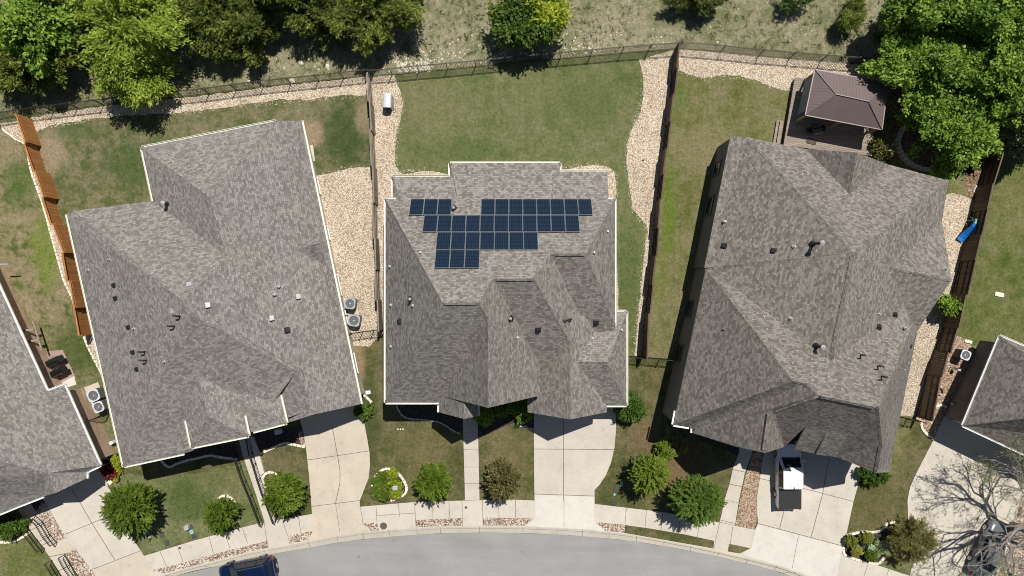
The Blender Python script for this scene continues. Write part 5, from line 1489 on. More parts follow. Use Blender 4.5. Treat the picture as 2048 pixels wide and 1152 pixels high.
for _ in range(150): stone(rnd.uniform(795, 860), float(field_top(820)) - abs(rnd.gauss(8, 14)), rnd.choice((.08, .11, .14)))
tag(mb.build('field_stones', M['rock']), 'pale stones strewn along the field side of the iron fence', 'stones', kind='stuff')
for i, (x, y, s, lb) in enumerate(((584, 163, .34, 'big pale boulder touching the iron fence below the cedars'), (602, 126, .30, 'pale boulder below the deep green cedar'), (655, 133, .26, 'pale flat stone right of the two boulders'))):
    mb = MB(); stone(x, y, s, .55); tag(mb.build('boulder', M['rock'], bevel=.03), lb, 'boulder', 'boulders at the foot of the wood')

# stones that have strayed from the gravel onto the grass
mb = MB(); rnd = random.Random(8)
for line in ([(100, 252), (182, 239), (253, 231), (365, 225), (520, 206), (614, 201), (693, 190), (734, 191)], [(787, 152), (806, 206), (793, 268), (790, 310), (797, 343), (845, 342)], [(1287, 122), (1286, 195), (1256, 280), (1253, 320), (1266, 420), (1291, 449), (1294, 470), (1283, 566), (1270, 710)], [(1359, 142), (1409, 156), (1477, 153), (1518, 163), (1572, 178)], [(634, 352), (690, 339), (738, 335)], [(1100, 340), (1150, 334), (1205, 331), (1230, 345), (1233, 395)]):
    for i in range(len(line) - 1):
        for _ in range(int(math.hypot(line[i+1][0] - line[i][0], line[i+1][1] - line[i][1]) * .9)):
            t = rnd.random(); stone(line[i][0] + (line[i+1][0]-line[i][0])*t + rnd.gauss(0, 3.2), line[i][1] + (line[i+1][1]-line[i][1])*t + rnd.gauss(0, 3.2), rnd.choice((.025, .03, .04, .05)))
tag(mb.build('stray_gravel', M['rock']), 'pale stones strayed from the gravel beds onto the lawns', 'stones', kind='stuff')
# ------------------------------------------------------------------ vehicles
M['paint_blue'] = plain('navy_paint', (.003, .010, .040), .2, var=.04, coat=.4)
M['paint_white'] = plain('white_car_paint', (.82, .82, .84), .25, var=.02, coat=.6)
M['paint_grey'] = plain('grey_car_paint', (.16, .175, .19), .22, .3, var=.04, coat=.7)
M['carglass'] = plain('car_glass', (.008, .012, .014), .06, var=.05, spec=.5)
M['chrome'] = plain('chrome', (.6, .6, .62), .2, .9, var=.03)
M['redlens'] = plain('red_lens', (.35, .012, .012), .25, var=.1, coat=.5)
M['clearlens'] = plain('clear_lens', (.7, .72, .74), .15, var=.05, coat=.5)
M['tonneau'] = plain('bed_cover', (.02, .02, .022), .75, var=.12)
M['plate'] = plain('number_plate', (.7, .7, .68), .5, var=.02)


def vehicle(name, label, loc, ang, L_, W_, paint, secs, base, roofq, wheels, tyre=.34, rx=0.0, ry=0.0, kind='suv', seams=()):
    """secs: (x, half width, bottom, belt height) front to rear; base/roofq: cabin outline at belt and at roof (x front, x rear, half width, z)"""
    root = empty(name, loc, label, 'car' if kind != 'pickup' else 'pickup truck', rot=ang, rx=rx, ry=ry)
    mb = MB(); rs = []
    for x, w, zb, zt in secs:
        rs.append([Vector((x, yy*w, zz)) for yy, zz in ((-.9, zb), (-1, zb + .14), (-1.0, (zb + zt)/2 + .05), (-.985, zt - .10), (-.93, zt - .015), (-.5, zt + .018), (0, zt + .026), (.5, zt + .018), (.93, zt - .015), (.985, zt - .10), (1.0, (zb + zt)/2 + .05), (1, zb + .14), (.9, zb))])
    mb.rings(rs)
    body = mb.build('body', paint, root, local=True, smooth=True)
    body.data.polygons.foreach_set('use_smooth', [len(p.vertices) == 4 for p in body.data.polygons])
    xf, xr, bw, bz = base; rf, rr, rw, rz = roofq
    fr, rrz = rz - .04, rz - .05
    gb = [Vector(p) for p in ((xf, -bw*.86, bz), (xf - .22, -bw, bz), (xr + .1, -bw, bz), (xr, -bw*.88, bz), (xr, bw*.88, bz), (xr + .1, bw, bz), (xf - .22, bw, bz), (xf, bw*.86, bz))]
    gt = [Vector(p) for p in ((rf, -rw*.88, fr), (rf - .12, -rw, rz - .02), (rr + .08, -rw, rz - .03), (rr, -rw*.9, rrz), (rr, rw*.9, rrz), (rr + .08, rw, rz - .03), (rf - .12, rw, rz - .02), (rf, rw*.88, fr))]
    def gl(nm, i, mat=None):
        j = (i + 1) % 8
        q = [gb[i], gb[j], gt[j], gt[i]]; c = sum(q, Vector())/4
        q = [c + (p - c)*.93 for p in q]
        nn = (q[1]-q[0]).cross(q[2]-q[1]).normalized()
        if nn.dot(c - Vector((c.x*.6, 0, c.z))) < 0: nn = -nn
        m2 = MB(); m2.rings([[p - nn*.02 for p in q], [p + nn*.012 for p in q]]); return m2.build(nm, mat or M['carglass'], root, local=True)
    mb = MB(); mb.rings([gb, gt], caps=False); mb.build('cabin', paint, root, local=True)
    gl('windshield', 7); gl('rear_window', 3); gl('side_window', 1); gl('side_window', 5)
    top = []
    for sc, dz in ((1.0, -.03), (1.0, .0), (.93, .035), (.6, .055)):
        top.append([Vector(((p.x - (rf + rr)/2)*sc + (rf + rr)/2, p.y*sc, rz - .02 + dz)) for p in gt])
    mb = MB(); mb.rings(top); mb.build('roof', paint, root, local=True, smooth=True)
    for s in (-1, 1):                                  # pillars between the doors
        for t in (.36, .70) if kind != 'pickup' else (.52,):
            i0, i1 = (1, 2)
            a = gb[i0].lerp(gb[i1], t); b = gt[i0].lerp(gt[i1], t); a.y *= -s; b.y *= -s
            mb = MB(); bar(mb, a + Vector((0, s*.014, 0)), b + Vector((0, s*.014, 0)), .05); mb.build('pillar', M['black'], root, local=True)
        mb = MB(); mb.rbox((xf - .30, s*(bw + .17), bz + .08), (.12, .24, .17), .05); mb.build('mirror', paint if kind != 'pickup' else M['paint_white'], root, local=True)
        for k, (x, y) in enumerate(((secs[0][0] - .13, secs[0][1]*.86),)):
            mb = MB(); mb.rbox((x + .02, s*y, secs[0][3] - .13), (.22, .34, .14), .05); mb.build('headlight', M['clearlens'], root, local=True)
        mb = MB(); mb.rbox((secs[-1][0] + .03, s*secs[-1][1]*.93, secs[-1][3] - .14), (.14, .2, .34), .04); mb.build('tail_light', M['redlens'], root, local=True)
        for x in (.45, -.45):
            mb = MB(); mb.box((x, s*(W_/2 + .005), bz - .17), (.16, .03, .03)); mb.build('door_handle', M['chrome'], root, local=True)
        for x in seams:
            mb = MB(); mb.box((x, s*(W_/2 - .012), (bz + .45)/2 + .02), (.014, .03, bz - .55)); mb.build('door_seam', M['black'], root, local=True)
    for s, xw in ((1, secs[0][0]), (-1, secs[-1][0])):
        mb = MB(); mb.rbox((xw + s*.02, 0, .47), (.16, secs[0][1]*1.85, .2), .06); mb.build('bumper', M['black'] if kind != 'pickup' else M['chrome'], root, local=True)
        mb = MB(); mb.box((xw + s*.11, 0, .52), (.01, .32, .15)); mb.build('number_plate', M['plate'], root, local=True)
    for x in wheels:
        for s in (-1, 1):
            T = Matrix.Rotation(R(90), 4, 'X')
            mb = MB(); y = s*(W_/2 - .10)
            mb.lathe((x, y, tyre), [(tyre*.62, -.1), (tyre*.96, -.11), (tyre, -.06), (tyre, .06), (tyre*.96, .11), (tyre*.62, .1)], 20, M=T)
            wh = mb.build('wheel', M['rubber'], root, local=True, smooth=False)
            mb = MB(); mb.lathe((x, y + s*.115, tyre), [(tyre*.64, -.01), (tyre*.64, .01)], 18, M=T)
            for k in range(5):
                a = 2*math.pi*k/5; mb.box((x + math.cos(a)*tyre*.32, y + s*.13, tyre + math.sin(a)*tyre*.32), (tyre*.6, .02, .07), M=Matrix.Rotation(-a, 4, 'Y'))
            r_ = mb.build('rim', M['chrome'], root, local=True); r_.parent = wh
    return root


def ground_pose(px, py, ang):
    p = P(px, py, .05)
    d = .8
    sl = (g(p.y + d) - g(p.y - d)) / (2*d)
    return p, math.asin(max(-.2, min(.2, sl)))


# navy car at the kerb, nose to the left
p, sl = ground_pose(500, 1138.5, 0)
ang = math.pi + R(11)
p.z = g(p.y) - .125
suv = vehicle('parked_car', 'navy blue car with dark sunroof parked at the kerb, cut by the bottom edge', p, ang, 4.55, 1.88, M['paint_blue'],
        [(2.26, .62, .42, .72), (2.14, .82, .28, .86), (1.8, .91, .26, .95), (1.0, .94, .26, 1.04), (-.2, .94, .26, 1.08), (-1.7, .94, .26, 1.11), (-2.1, .92, .30, 1.10), (-2.27, .82, .42, 1.0)], (1.22, -2.12, .88, 1.06), (.42, -1.78, .68, 1.70), (1.36, -1.36), .34, seams=(.95, -.1, -1.1))
mb = MB(); mb.rbox((-.02, 0, 1.727), (.5, .82, .03), .06); mb.build('sunroof', M['carglass'], suv, local=True)
for s in (-1, 1):
    mb = MB(); mb.tube([(.25, s*.6, 1.73), (.1, s*.6, 1.79), (-1.5, s*.6, 1.79), (-1.65, s*.6, 1.73)], .02, 6); mb.build('roof_rail', M['chrome'], suv, local=True)
for k in range(5):
    mb = MB(); mb.box((-1.05, -.4 + .2*k, 1.733), (1.1, .025, .012)); mb.build('roof_rib', M['paint_blue'], suv, local=True)
mb = MB(); mb.rbox((-2.0, 0, 1.69), (.3, 1.2, .04), .08); mb.build('spoiler', M['paint_blue'], suv, local=True)
mb = MB(); mb.tube([(1.15, -.6, 1.13), (1.05, .1, 1.16)], .012, 5); mb.tube([(1.2, .0, 1.12), (1.1, .62, 1.15)], .012, 5); mb.build('wiper', M['black'], suv, local=True)

# white pickup on the right driveway, nose under the eave
p = Vector((22.35, -15.12, 0)); p.z = g(p.y) + .052
slope = math.atan((g(p.y + 1.5) - g(p.y - 1.5)) / 3)
truck = vehicle('pickup_truck', 'white pickup truck with black bed cover, nose under the eave of the right house', p, R(90.8), 5.35, 1.88, M['paint_white'],
        [(2.66, .66, .48, .92), (2.5, .86, .36, 1.04), (2.1, .92, .34, 1.10), (1.2, .94, .34, 1.15), (.0, .94, .34, 1.17), (-1.0, .94, .34, 1.18), (-2.4, .93, .36, 1.18), (-2.6, .90, .42, 1.16), (-2.66, .86, .5, 1.1)], (1.62, -.98, .92, 1.15), (.90, -.82, .80, 1.78), (1.75, -1.62), .38, ry=-slope, kind='pickup', seams=(1.1, .15, -.85))
mb = MB(); mb.rbox((-1.80, 0, 1.205), (1.62, 1.76, .05), .06); mb.build('bed_cover', M['tonneau'], truck, local=True)
for k in (-.33, .33):
    mb = MB(); mb.box((-1.80, k*1.66/1.0*.5, 1.232), (1.6, .03, .012)); mb.build('cover_rib', M['tonneau'], truck, local=True)
for k in range(4):
    mb = MB(); mb.box((.0, -.42 + .28*k, 1.832), (1.35, .03, .01)); mb.build('roof_rib', M['paint_white'], truck, local=True)
mb = MB(); mb.box((-.72, -.05, 1.835), (.18, .05, .04)); mb.build('aerial_fin', M['black'], truck, local=True)
mb = MB(); mb.tube([(1.55, -.6, 1.2), (1.42, .05, 1.27)], .012, 5); mb.tube([(1.6, .0, 1.2), (1.45, .6, 1.26)], .012, 5); mb.build('wiper', M['black'], truck, local=True)
mb = MB(); mb.box((2.63, 0, .88), (.1, 1.0, .22)); mb.build('grille', M['black'], truck, local=True)

# dark grey car under the bare oak
p = P(1969, 1092, .05)
car = vehicle('parked_car', 'dark grey car under the bare oak at the lower right corner', p, math.atan2(58, 28), 4.7, 1.84, M['paint_grey'],
        [(2.34, .60, .36, .60), (2.2, .80, .24, .72), (1.7, .89, .22, .82), (.95, .92, .22, .92), (-.2, .92, .22, .95), (-1.5, .92, .22, .97), (-2.15, .86, .28, .95), (-2.34, .74, .4, .86)], (1.12, -1.72, .84, .93), (.22, -1.02, .60, 1.43), (1.42, -1.38), .33, seams=(.9, -.1, -1.0))
mb = MB(); mb.tube([(1.05, -.55, 1.0), (.92, .1, 1.04)], .012, 5); mb.build('wiper', M['black'], car, local=True)

# ------------------------------------------------------------------ yard equipment
M['acgrey'] = plain('ac_grey', (.36, .40, .46), .45, .2, var=.06)
M['acwhite'] = plain('ac_white', (.56, .59, .66), .45, .1, var=.05)
M['acdark'] = plain('ac_louvres', (.11, .105, .105), .6, .2, var=.15, scale=30)


def ac_unit(px, py, label, rot, w=.84, h=.85, mat='acgrey'):
    p = P(px, py, h); gx = Vector((p.x, p.y, g(p.y) + .05))
    root = empty('air_conditioner', gx, label, 'air conditioner', rot=rot, group='air conditioner units beside the houses')
    mb = MB(); mb.rbox((0, 0, h/2 - .03), (w*.97, w*.97, h - .06), .08); 
    for k in range(9): mb.rbox((0, 0, .1 + k*(h - .22)/8), (w, w, .025), .09)
    mb.build('casing', M['acdark'], root, local=True)
    mb = MB()                                            # lid: flat ring with a round fan opening
    n = 32; outer = []; inner = []
    for i in range(n):
        a = 2*math.pi*(i + .5)/n; c, s = math.cos(a), math.sin(a); k = (w/2 + .015)/max(abs(c), abs(s)); k = min(k, w*.62)
        outer.append((c*k, s*k)); inner.append((c*w*.43, s*w*.43))
    for z0, z1, A, B in ((h, h, outer, inner), (h, h - .06, outer, outer), (h, h - .12, inner, inner)):
        for i in range(n):
            j = (i+1) % n
            mb.add([(*A[i], z0), (*A[j], z0), (*B[j], z1), (*B[i], z1)], [(0, 1, 2, 3)])
    mb.build('lid', M[mat], root, local=True)
    mb = MB(); mb.lathe((0, 0, h - .2), [(w*.43, 0), (w*.43, .01)], 24); mb.build('fan_well', M['acdark'], root, local=True)
    mb = MB(); mb.lathe((0, 0, h - .15), [(.09, 0), (.11, .05), (.05, .1)], 12)
    for k in range(3):
        a = 2*math.pi*k/3 + px; Tm = Matrix.Rotation(a, 4, 'Z') @ Matrix.Rotation(R(24), 4, 'X')
        mb.box((math.cos(a)*w*.23, math.sin(a)*w*.23, h - .12), (w*.34, w*.30, .012), M=Tm)
    mb.build('fan', M['steel'], root, local=True)
    mb = MB()
    for r_ in (.2, .36):
        ring = [Vector((math.cos(2*math.pi*i/24)*r_*w/.95, math.sin(2*math.pi*i/24)*r_*w/.95, h + .008)) for i in range(25)]
        mb.tube(ring, .0055, 4, caps=False)
    for i in range(8): a = math.pi*i/4; mb.tube([(math.cos(a)*.07, math.sin(a)*.07, h + .012), (math.cos(a)*w*.38, math.sin(a)*w*.43, h + .012)], .005, 4)
    mb.build('fan_guard', M['steel'], root, local=True)
    return root


ac_unit(700, 607, 'upper grey air conditioner on the concrete pad right of the tilted grey house', R(-8), .82)
ac_unit(708, 641, 'lower grey air conditioner on the concrete pad right of the tilted grey house', R(-8), .88)
ac_unit(187, 791, 'upper white topped air conditioner beside the brick wall on the far left', R(24), .92, .95, 'acwhite')
ac_unit(197, 814, 'lower white topped air conditioner beside the brick wall on the far left', R(24), .82, .95, 'acwhite')
ac_unit(1931, 710, 'air conditioner in shadow beside the far right house', R(-22), .74, .95, 'acwhite')


def pipes(px, label, cat='pipework', rot=0.0):
    root = empty('wall_pipes', P(*px), label, cat, rot=rot, group='pipes and meters at the house walls')
    mb = MB(); mb.tube([(0, 0, 0), (0, 0, .7), (.1, .1, .85), (.35, .15, .85)], .03, 6); mb.tube([(.15, -.1, 0), (.15, -.1, .5), (.3, .05, .5)], .02, 6)
    mb.build('pipe', M['black'], root, local=True)
    mb = MB(); mb.rbox((.28, .0, .62), (.24, .18, .3), .03); mb.build('meter', M['steel'], root, local=True)
    return root


pipes((696, 630), 'dark refrigerant pipes between the two grey air conditioners', rot=R(170))
pipes((180, 826), 'grey meter and dark pipes below the white topped air conditioners', rot=R(60))
pipes((703, 712), 'pipes at the wall below the short iron fence, left of the middle house', rot=R(170))
pipes((1890, 803), 'meter and pipes in the shade of the far right house wall', rot=R(-20))
pipes((1900, 735), 'small pipe stub in the shade below the far right air conditioner', rot=R(-20))


def grill(px, py, label, rot, mat):
    p = P(px, py, 1.0); p.z = g(p.y) + .04
    root = empty('barbecue_grill', p, label, 'grill', rot=rot, group='barbecue grills')
    mb = MB(); mb.rbox((0, 0, .42), (.72, .5, .6), .04); mb.build('cabinet', mat, root, local=True)
    mb = MB()
    prof = [(.27*math.cos(math.pi*i/10), .80 + .30*math.sin(math.pi*i/10)) for i in range(11)]
    rs = [[Vector((x, y*sc, .80 + (z - .80)*sc)) for y, z in prof] for x, sc in ((-.40, .86), (-.37, 1.0), (.37, 1.0), (.40, .86))]
    mb.rings(rs, closed=True); mb.box((0, 0, .77), (.8, .54, .07)); mb.build('lid', mat, root, local=True, smooth=False)
    for s in (-1, 1):
        mb = MB(); mb.rbox((s*.58, 0, .78), (.34, .46, .04), .05); mb.build('side_shelf', M['blackgloss'], root, local=True)
        for k in (-1, 1):
            mb = MB(); mb.box((s*.3, k*.2, .06), (.05, .05, .14)); mb.build('leg', M['black'], root, local=True)
    mb = MB(); mb.tube([(-.28, .27, .9), (-.28, .34, .92), (.28, .34, .92), (.28, .27, .9)], .016, 6); mb.build('handle', M['chrome'], root, local=True)
    return root


grill(106, 722, 'dark green lidded grill on the reddish patio pad at the far left', R(24), M['greengloss'])
grill(113, 744, 'black lidded grill on the reddish patio pad at the far left', R(24), M['blackgloss'])
grill(1634, 258, 'black grill with bright handle in the shade of the gazebo', R(192), M['blackgloss'])

# white box with lid on the gravel by the back lawn
p = P(778, 207, .03)
root = empty('storage_box', p, 'shiny white storage box with dark front on the gravel strip beside the back lawn', 'box', rot=R(-2))
mb = MB(); mb.rbox((0, 0, .42), (.62, 1.12, .84), .05); mb.build('body', M['blackgloss'], root, local=True)
rs = []
for y in (-.56, -.52, .52, .56):
    k = .9 if abs(y) > .54 else 1.0
    rs.append([Vector((.33*math.cos(a)*k, y, .82 + .16*math.sin(a)*k)) for a in [math.pi*i/10 for i in range(11)]])
mb = MB(); mb.rings(rs); mb.build('lid', M['acwhite'], root, local=True, smooth=False)
mb = MB(); mb.tube([(.34, .3, .5), (.46, .3, .5), (.46, -.35, .5), (.34, -.35, .5)], .018, 6); mb.tube([(.32, -.4, .1), (.56, -.42, .1), (.6, -.62, .1), (.42, -.72, .1), (.33, -.6, .1)], .015, 6); mb.build('handle', M['black'], root, local=True)

# toddler slide
p = P(1934, 453, .03)
root = empty('toddler_slide', p, 'blue plastic slide with green ladder on the gravel by the brown fence', 'slide', rot=R(238))
M['blueplastic'] = plain('blue_plastic', (.012, .16, .52), .35, var=.05); M['greenplastic'] = plain('green_plastic', (.03, .17, .12), .45, var=.06); M['tealplastic'] = plain('teal_plastic', (.16, .42, .38), .45, var=.05)
mb = MB(); path = [(-.15, .98), (.1, .92), (.45, .62), (.8, .33), (1.1, .18), (1.35, .16)]
rs = [[Vector((x, y, z + zz)) for y, zz in ((-.23, .12), (-.19, .0), (.19, .0), (.23, .12), (.26, .12), (.22, -.04), (-.22, -.04), (-.26, .12))] for x, z in path]
mb.rings(rs); mb.build('chute', M['blueplastic'], root, local=True)
mb = MB()
for s in (-1, 1): mb.box((-.35, s*.24, .5), (.09, .07, 1.0)); mb.box((-.65, s*.26, .3), (.08, .07, .66), M=Matrix.Rotation(R(24), 4, 'Y'))
for k in range(4): mb.box((-.75 + k*.11, 0, .14 + k*.2), (.13, .46, .035))
mb.build('ladder', M['greenplastic'], root, local=True)
mb = MB(); mb.rbox((-.3, 0, .97), (.36, .54, .05), .08)
for s in (-1, 1): mb.tube([(-.45, s*.26, .96), (-.4, s*.27, 1.2), (-.2, s*.27, 1.2), (-.12, s*.26, .96)], .03, 6)
mb.build('platform', M['tealplastic'], root, local=True)


def small_box(name, px, label, cat, d, mat, h=.05, rot=0.0, group=None, lid=None):
    p = P(px[0], px[1], h)
    mb = MB(); mb.rbox((p.x, p.y, g(p.y) + h/2 + .01), (d[0], d[1], h + .02), min(d)*.18, rot, chamfer=.015 if h > .1 else 0)
    o = mb.build(name, mat); tag(o, label, cat, group)
    return o


M['boxgreen'] = plain('utility_green', (.20, .32, .26), .6); M['lidgrey'] = plain('meter_lid', (.05, .052, .055), .8, var=.2); M['lidteal'] = plain('teal_lid', (.22, .42, .38), .6)
GUB = 'utility boxes and meter lids on the front lawns'
small_box('meter_lid', (324, 1069), 'dark meter lid on the left lawn, nearer the large round tree', 'lid', (.34, .46), M['lidgrey'], .04, R(15), GUB)
small_box('meter_lid', (334, 1086), 'dark meter lid on the left lawn, nearer the pavement', 'lid', (.34, .46), M['lidgrey'], .04, R(10), GUB)
small_box('utility_box', (372, 1056), 'pale utility box on the left lawn', 'box', (.36, .4), M['steel'], .35, R(15), GUB)
small_box('meter_lid', (381, 1054), 'dark lid touching the pale utility box', 'lid', (.34, .4), M['lidgrey'], .04, R(15), GUB)
small_box('valve_lid', (383, 1064), 'small teal valve lid below the pale utility box', 'lid', (.3, .36), M['lidteal'], .04, R(15), GUB)
small_box('meter_lid', (387, 1073), 'dark meter lid closest to the pavement below the teal valve lid', 'lid', (.32, .44), M['lidgrey'], .04, R(15), GUB)
small_box('valve_lid', (293, 1063), 'light blue valve lid at the shadow edge of the large round tree', 'lid', (.34, .34), M['lidteal'], .05, R(15), GUB)
small_box('sprinkler_cap', (299, 1074), 'small round white cap on the left lawn', 'cap', (.16, .16), M['white'], .06, 0, GUB)
small_box('valve_lid', (1243, 968), 'pale green valve lid on the lawn right of the middle driveway', 'lid', (.28, .4), M['lidteal'], .04, 0, GUB)
small_box('meter_lid', (1230, 979), 'dark meter lid right of the middle driveway, upper', 'lid', (.28, .4), M['lidgrey'], .04, 0, GUB)
small_box('meter_lid', (1228, 1003), 'dark meter lid right of the middle driveway, beside the pavement', 'lid', (.32, .42), M['lidgrey'], .04, 0, GUB)
small_box('valve_lid', (1229, 989), 'small green cap between the two dark meter lids', 'lid', (.16, .2), M['lidteal'], .05, 0, GUB)
small_box('utility_box', (1743, 1097), 'grey green utility box between the agave and the round shrubs', 'box', (.55, .5), M['boxgreen'], .4, R(-15), GUB)
small_box('valve_lid', (1714, 1090), 'round teal lid between two clipped round shrubs', 'lid', (.3, .3), M['lidteal'], .05, 0, GUB)
small_box('utility_box', (790, 976), 'white box in the middle of the ringed green shrubs', 'box', (.42, .34), M['steel'], .75, 0, GUB)
small_box('utility_box', (555, 864), 'pale blue grey box in the shade below the tilted house front', 'box', (.5, .4), M['acwhite'], .5, R(8), GUB)
small_box('air_vent_box', (222, 886), 'white box on a post beside the far left brick house', 'box', (.3, .26), M['white'], .6, R(24), GUB)
small_box('doormat', (1623, 283), 'brown slatted mat on the deck by the grill', 'mat', (.8, .42), M['wood_brown'], .58, R(-13))
small_box('stepping_stone', (1999, 589), 'single pale stone slab on the far right lawn', 'stone', (.72, .34), M['edgestone'], .06, R(-12))
small_box('splash_block', (736, 785), 'white splash block at the corner of the tilted house', 'block', (.4, .3), M['white'], .12, R(5))
small_box('splash_block', (1937, 683), 'pale slab at the corner of the far right gravel bed', 'slab', (.6, .24), M['edgestone'], .1, R(-14))
for i, x in enumerate((796, 801, 806)):
    small_box('sprinkler_cap', (x, 858.5), 'one of three white caps in a row on the lawn before the shaded wall', 'cap', (.1, .1), M['white'], .06, 0, 'three white caps in a row')
def cover(px, r, label, mat='lidgrey'):
    p = P(px[0], px[1], .05); mb = MB(); mb.lathe((p.x, p.y, g(p.y) + .045), [(r*1.08, -.02), (r*1.08, .008), (r, .014), (r*.9, .010)], 24)
    tag(mb.build('manhole_cover', M[mat]), label, 'manhole cover', 'round iron covers in the pavement')
M['iron_rust'] = plain('rusty_iron', (.10, .075, .065), .8, var=.3, scale=20)
cover((767, 1052), .27, 'largest round rusty manhole cover, between driveway and kerb', 'iron_rust')
cover((845, 1012.5), .10, 'small round drain cover below the light green round tree')
cover((932, 1015), .10, 'small round drain cover at the foot of the straight middle path')
cover((359.5, 1096), .09, 'small round drain cover in the pavement on the far left')
pr = P(1878, 783, .3); root = empty('hose_reel', P(1877, 783), 'coiled dark green garden hose on the gravel by the far right house', 'hose')
mb = MB()
for k in range(4):
    r_ = .30 - .03*(k % 2); mb.tube([Vector((r_*math.cos(a), r_*math.sin(a), .04 + .045*k)) for a in np.linspace(0, 2*math.pi, 22)], .022, 5, caps=False)
mb.build('coil', M['greengloss'], root, local=True)
mb = MB(); mb.tube([Vector((.3 - .1*math.cos(t*3), .3 + t*.9, .03)) for t in np.linspace(0, 1, 14)], .018, 5); mb.build('hose', M['greengloss'], root, local=True)
for i, (px, py, lb) in enumerate(((1286, 321, 'dark stone on the pale gravel right of the back lawn'), (1285, 349, 'whitish stone on the pale gravel right of the back lawn'), (1608, 1042, 'x'))):
    if lb == 'x': continue
    mb = MB(); p = P(px, py); mb.add([p + Vector((v[0]*.12, v[1]*.10, v[2]*.09)) for v in ico], icof); tag(mb.build('stone', M['lidgrey'] if i == 0 else M['rock']), lb, 'stone')
mb = MB(); p = P(1057, 131.5); mb.add([p + Vector((v[0]*.16, v[1]*.16, .5 + v[2]*.16)) for v in ico], icof); mb.tube([p, p + Vector((0, 0, .4))], .03, 6)
tag(mb.build('lawn_lamp', M['black']), 'small dark round lamp at the foot of the back iron fence', 'lamp')
pw = [P(1953, 371), P(1946, 383), P(1956, 389)]
mb = MB(); mb.tube([q + Vector((0, 0, .06)) for q in pw], .035, 6); tag(mb.build('white_pipe', M['white']), 'bent white plastic pipe lying by the brown right fence', 'pipe')

# ------------------------------------------------------------------ deck, gazebo and what stands on it
DZ = .55
def D(px, py): q = Q(px, py, DZ); return q
deck = [(1590, 155), (1611, 157), (1700, 178), (1752, 190), (1744, 312), (1640, 300), (1567, 290)]
dk = [D(*p) for p in deck]
root = empty('wooden_deck', P(1650, 230), 'pale brown plank deck under and around the brown gazebo', 'deck')
ux = (D(1745, 300) - D(1567, 262)); ux.z = 0; ux.normalize(); uy = Vector((-ux.y, ux.x, 0))
poly = [(p.x, p.y) for p in dk]
mb = MB(); rowp = min(Vector((x, y, 0)).dot(uy) for x, y in poly); rowm = max(Vector((x, y, 0)).dot(uy) for x, y in poly)
v = rowp; rnd = random.Random(2)
while v < rowm - .02:
    b_ = poly
    if area2(b_) < 0: b_ = b_[::-1]
    b_ = clip(b_, lambda c: v - (c[0]*uy.x + c[1]*uy.y)); b_ = clip(b_, lambda c: (c[0]*uy.x + c[1]*uy.y) - (v + .132))
    if len(b_) >= 3: mb.prism(b_, DZ - .035, DZ + rnd.uniform(-.003, .003))
    v += .145
mb.build('board', M['deck'], root)
mb = MB(); inner = [(p[0]*.985 + sum(q[0] for q in poly)/len(poly)*.015, p[1]*.985 + sum(q[1] for q in poly)/len(poly)*.015) for p in poly]
mb.prism(inner, -.2, DZ - .045); mb.build('skirt', M['darktrim'], root)
st = empty('deck_steps', P(1558, 262), 'two plank step bench along the left edge of the deck', 'steps')
for k, zz in ((0, .36), (1, .20)):
    a_ = Q(1564 - 7*k, 241 - k, zz); b__ = Q(1556 - 7*k, 290 - k, zz); d_ = b__ - a_; c_ = (a_ + b__)/2
    mb = MB(); mb.box((c_.x, c_.y, zz - .03), (d_.length, .26, .05), math.atan2(d_.y, d_.x)); mb.box((c_.x, c_.y, zz/2 - .04), (d_.length - .1, .2, zz - .08), math.atan2(d_.y, d_.x)); mb.build('tread', M['deck'], st)

gz = empty('gazebo', P(1685, 200), 'hardtop gazebo with brown ribbed metal roof on the wooden deck', 'gazebo')
ez = DZ + 2.25
NWc, NEc, SEc, SWc = Q(1630, 139, ez), Q(1776, 166, ez), Q(1764, 259, ez), Q(1611, 230, ez)
rz_ = ez + .95
W0, E0 = Q(1672, 188.5, rz_), Q(1737, 203, rz_)
M['gazroof'] = None
m_, nt_, b_n = nodes_of('gazebo_roof'); uvn = nt_.nodes.new('ShaderNodeUVMap')
brn = N(nt_, 'ShaderNodeTexBrick', offset=0.0)
for kk, vv in (('Scale', 1.0), ('Brick Width', .25), ('Row Height', 30.0), ('Mortar Size', .009)): brn.inputs[kk].default_value = vv
brn.inputs['Color1'].default_value = (.185, .14, .135, 1); brn.inputs['Color2'].default_value = (.172, .13, .125, 1); brn.inputs['Mortar'].default_value = (.145, .11, .106, 1)
L(nt_, uvn.outputs[0], brn.inputs[0]); L(nt_, brn.outputs[0], b_n.inputs['Base Color']); b_n.inputs['Roughness'].default_value = .45; b_n.inputs['Metallic'].default_value = .2
bump(nt_, b_n, brn.outputs['Fac'], .6, .02)
mb = MB()
for f in ([NWc, W0, E0, NEc], [NWc, SWc, W0], [SWc, SEc, E0, W0], [SEc, NEc, E0]):
    q = [p.copy() for p in f]
    if normal(q).dot((q[1]-q[0]).cross(q[2]-q[0])) < 0: q.reverse()
    mb.poly(q); mb.poly([p - Vector((0, 0, .06)) for p in q][::-1])
gr = mb.build('roof', m_, gz)
M['gaztrim'] = plain('gazebo_trim', (.20, .16, .155), .4, .2)
mb = MB()
for a_, b__ in ((W0, NWc), (W0, SWc), (E0, NEc), (E0, SEc), (W0, E0)): bar(mb, a_ + Vector((0, 0, .03)), b__ + Vector((0, 0, .03)), .055)
for a_, b__ in ((NWc, NEc), (NEc, SEc), (SEc, SWc), (SWc, NWc)): bar(mb, a_ - Vector((0, 0, .04)), b__ - Vector((0, 0, .04)), .1)
mb.build('ridge_trim', M['gaztrim'], gr)
cen = (NWc + NEc + SEc + SWc)/4
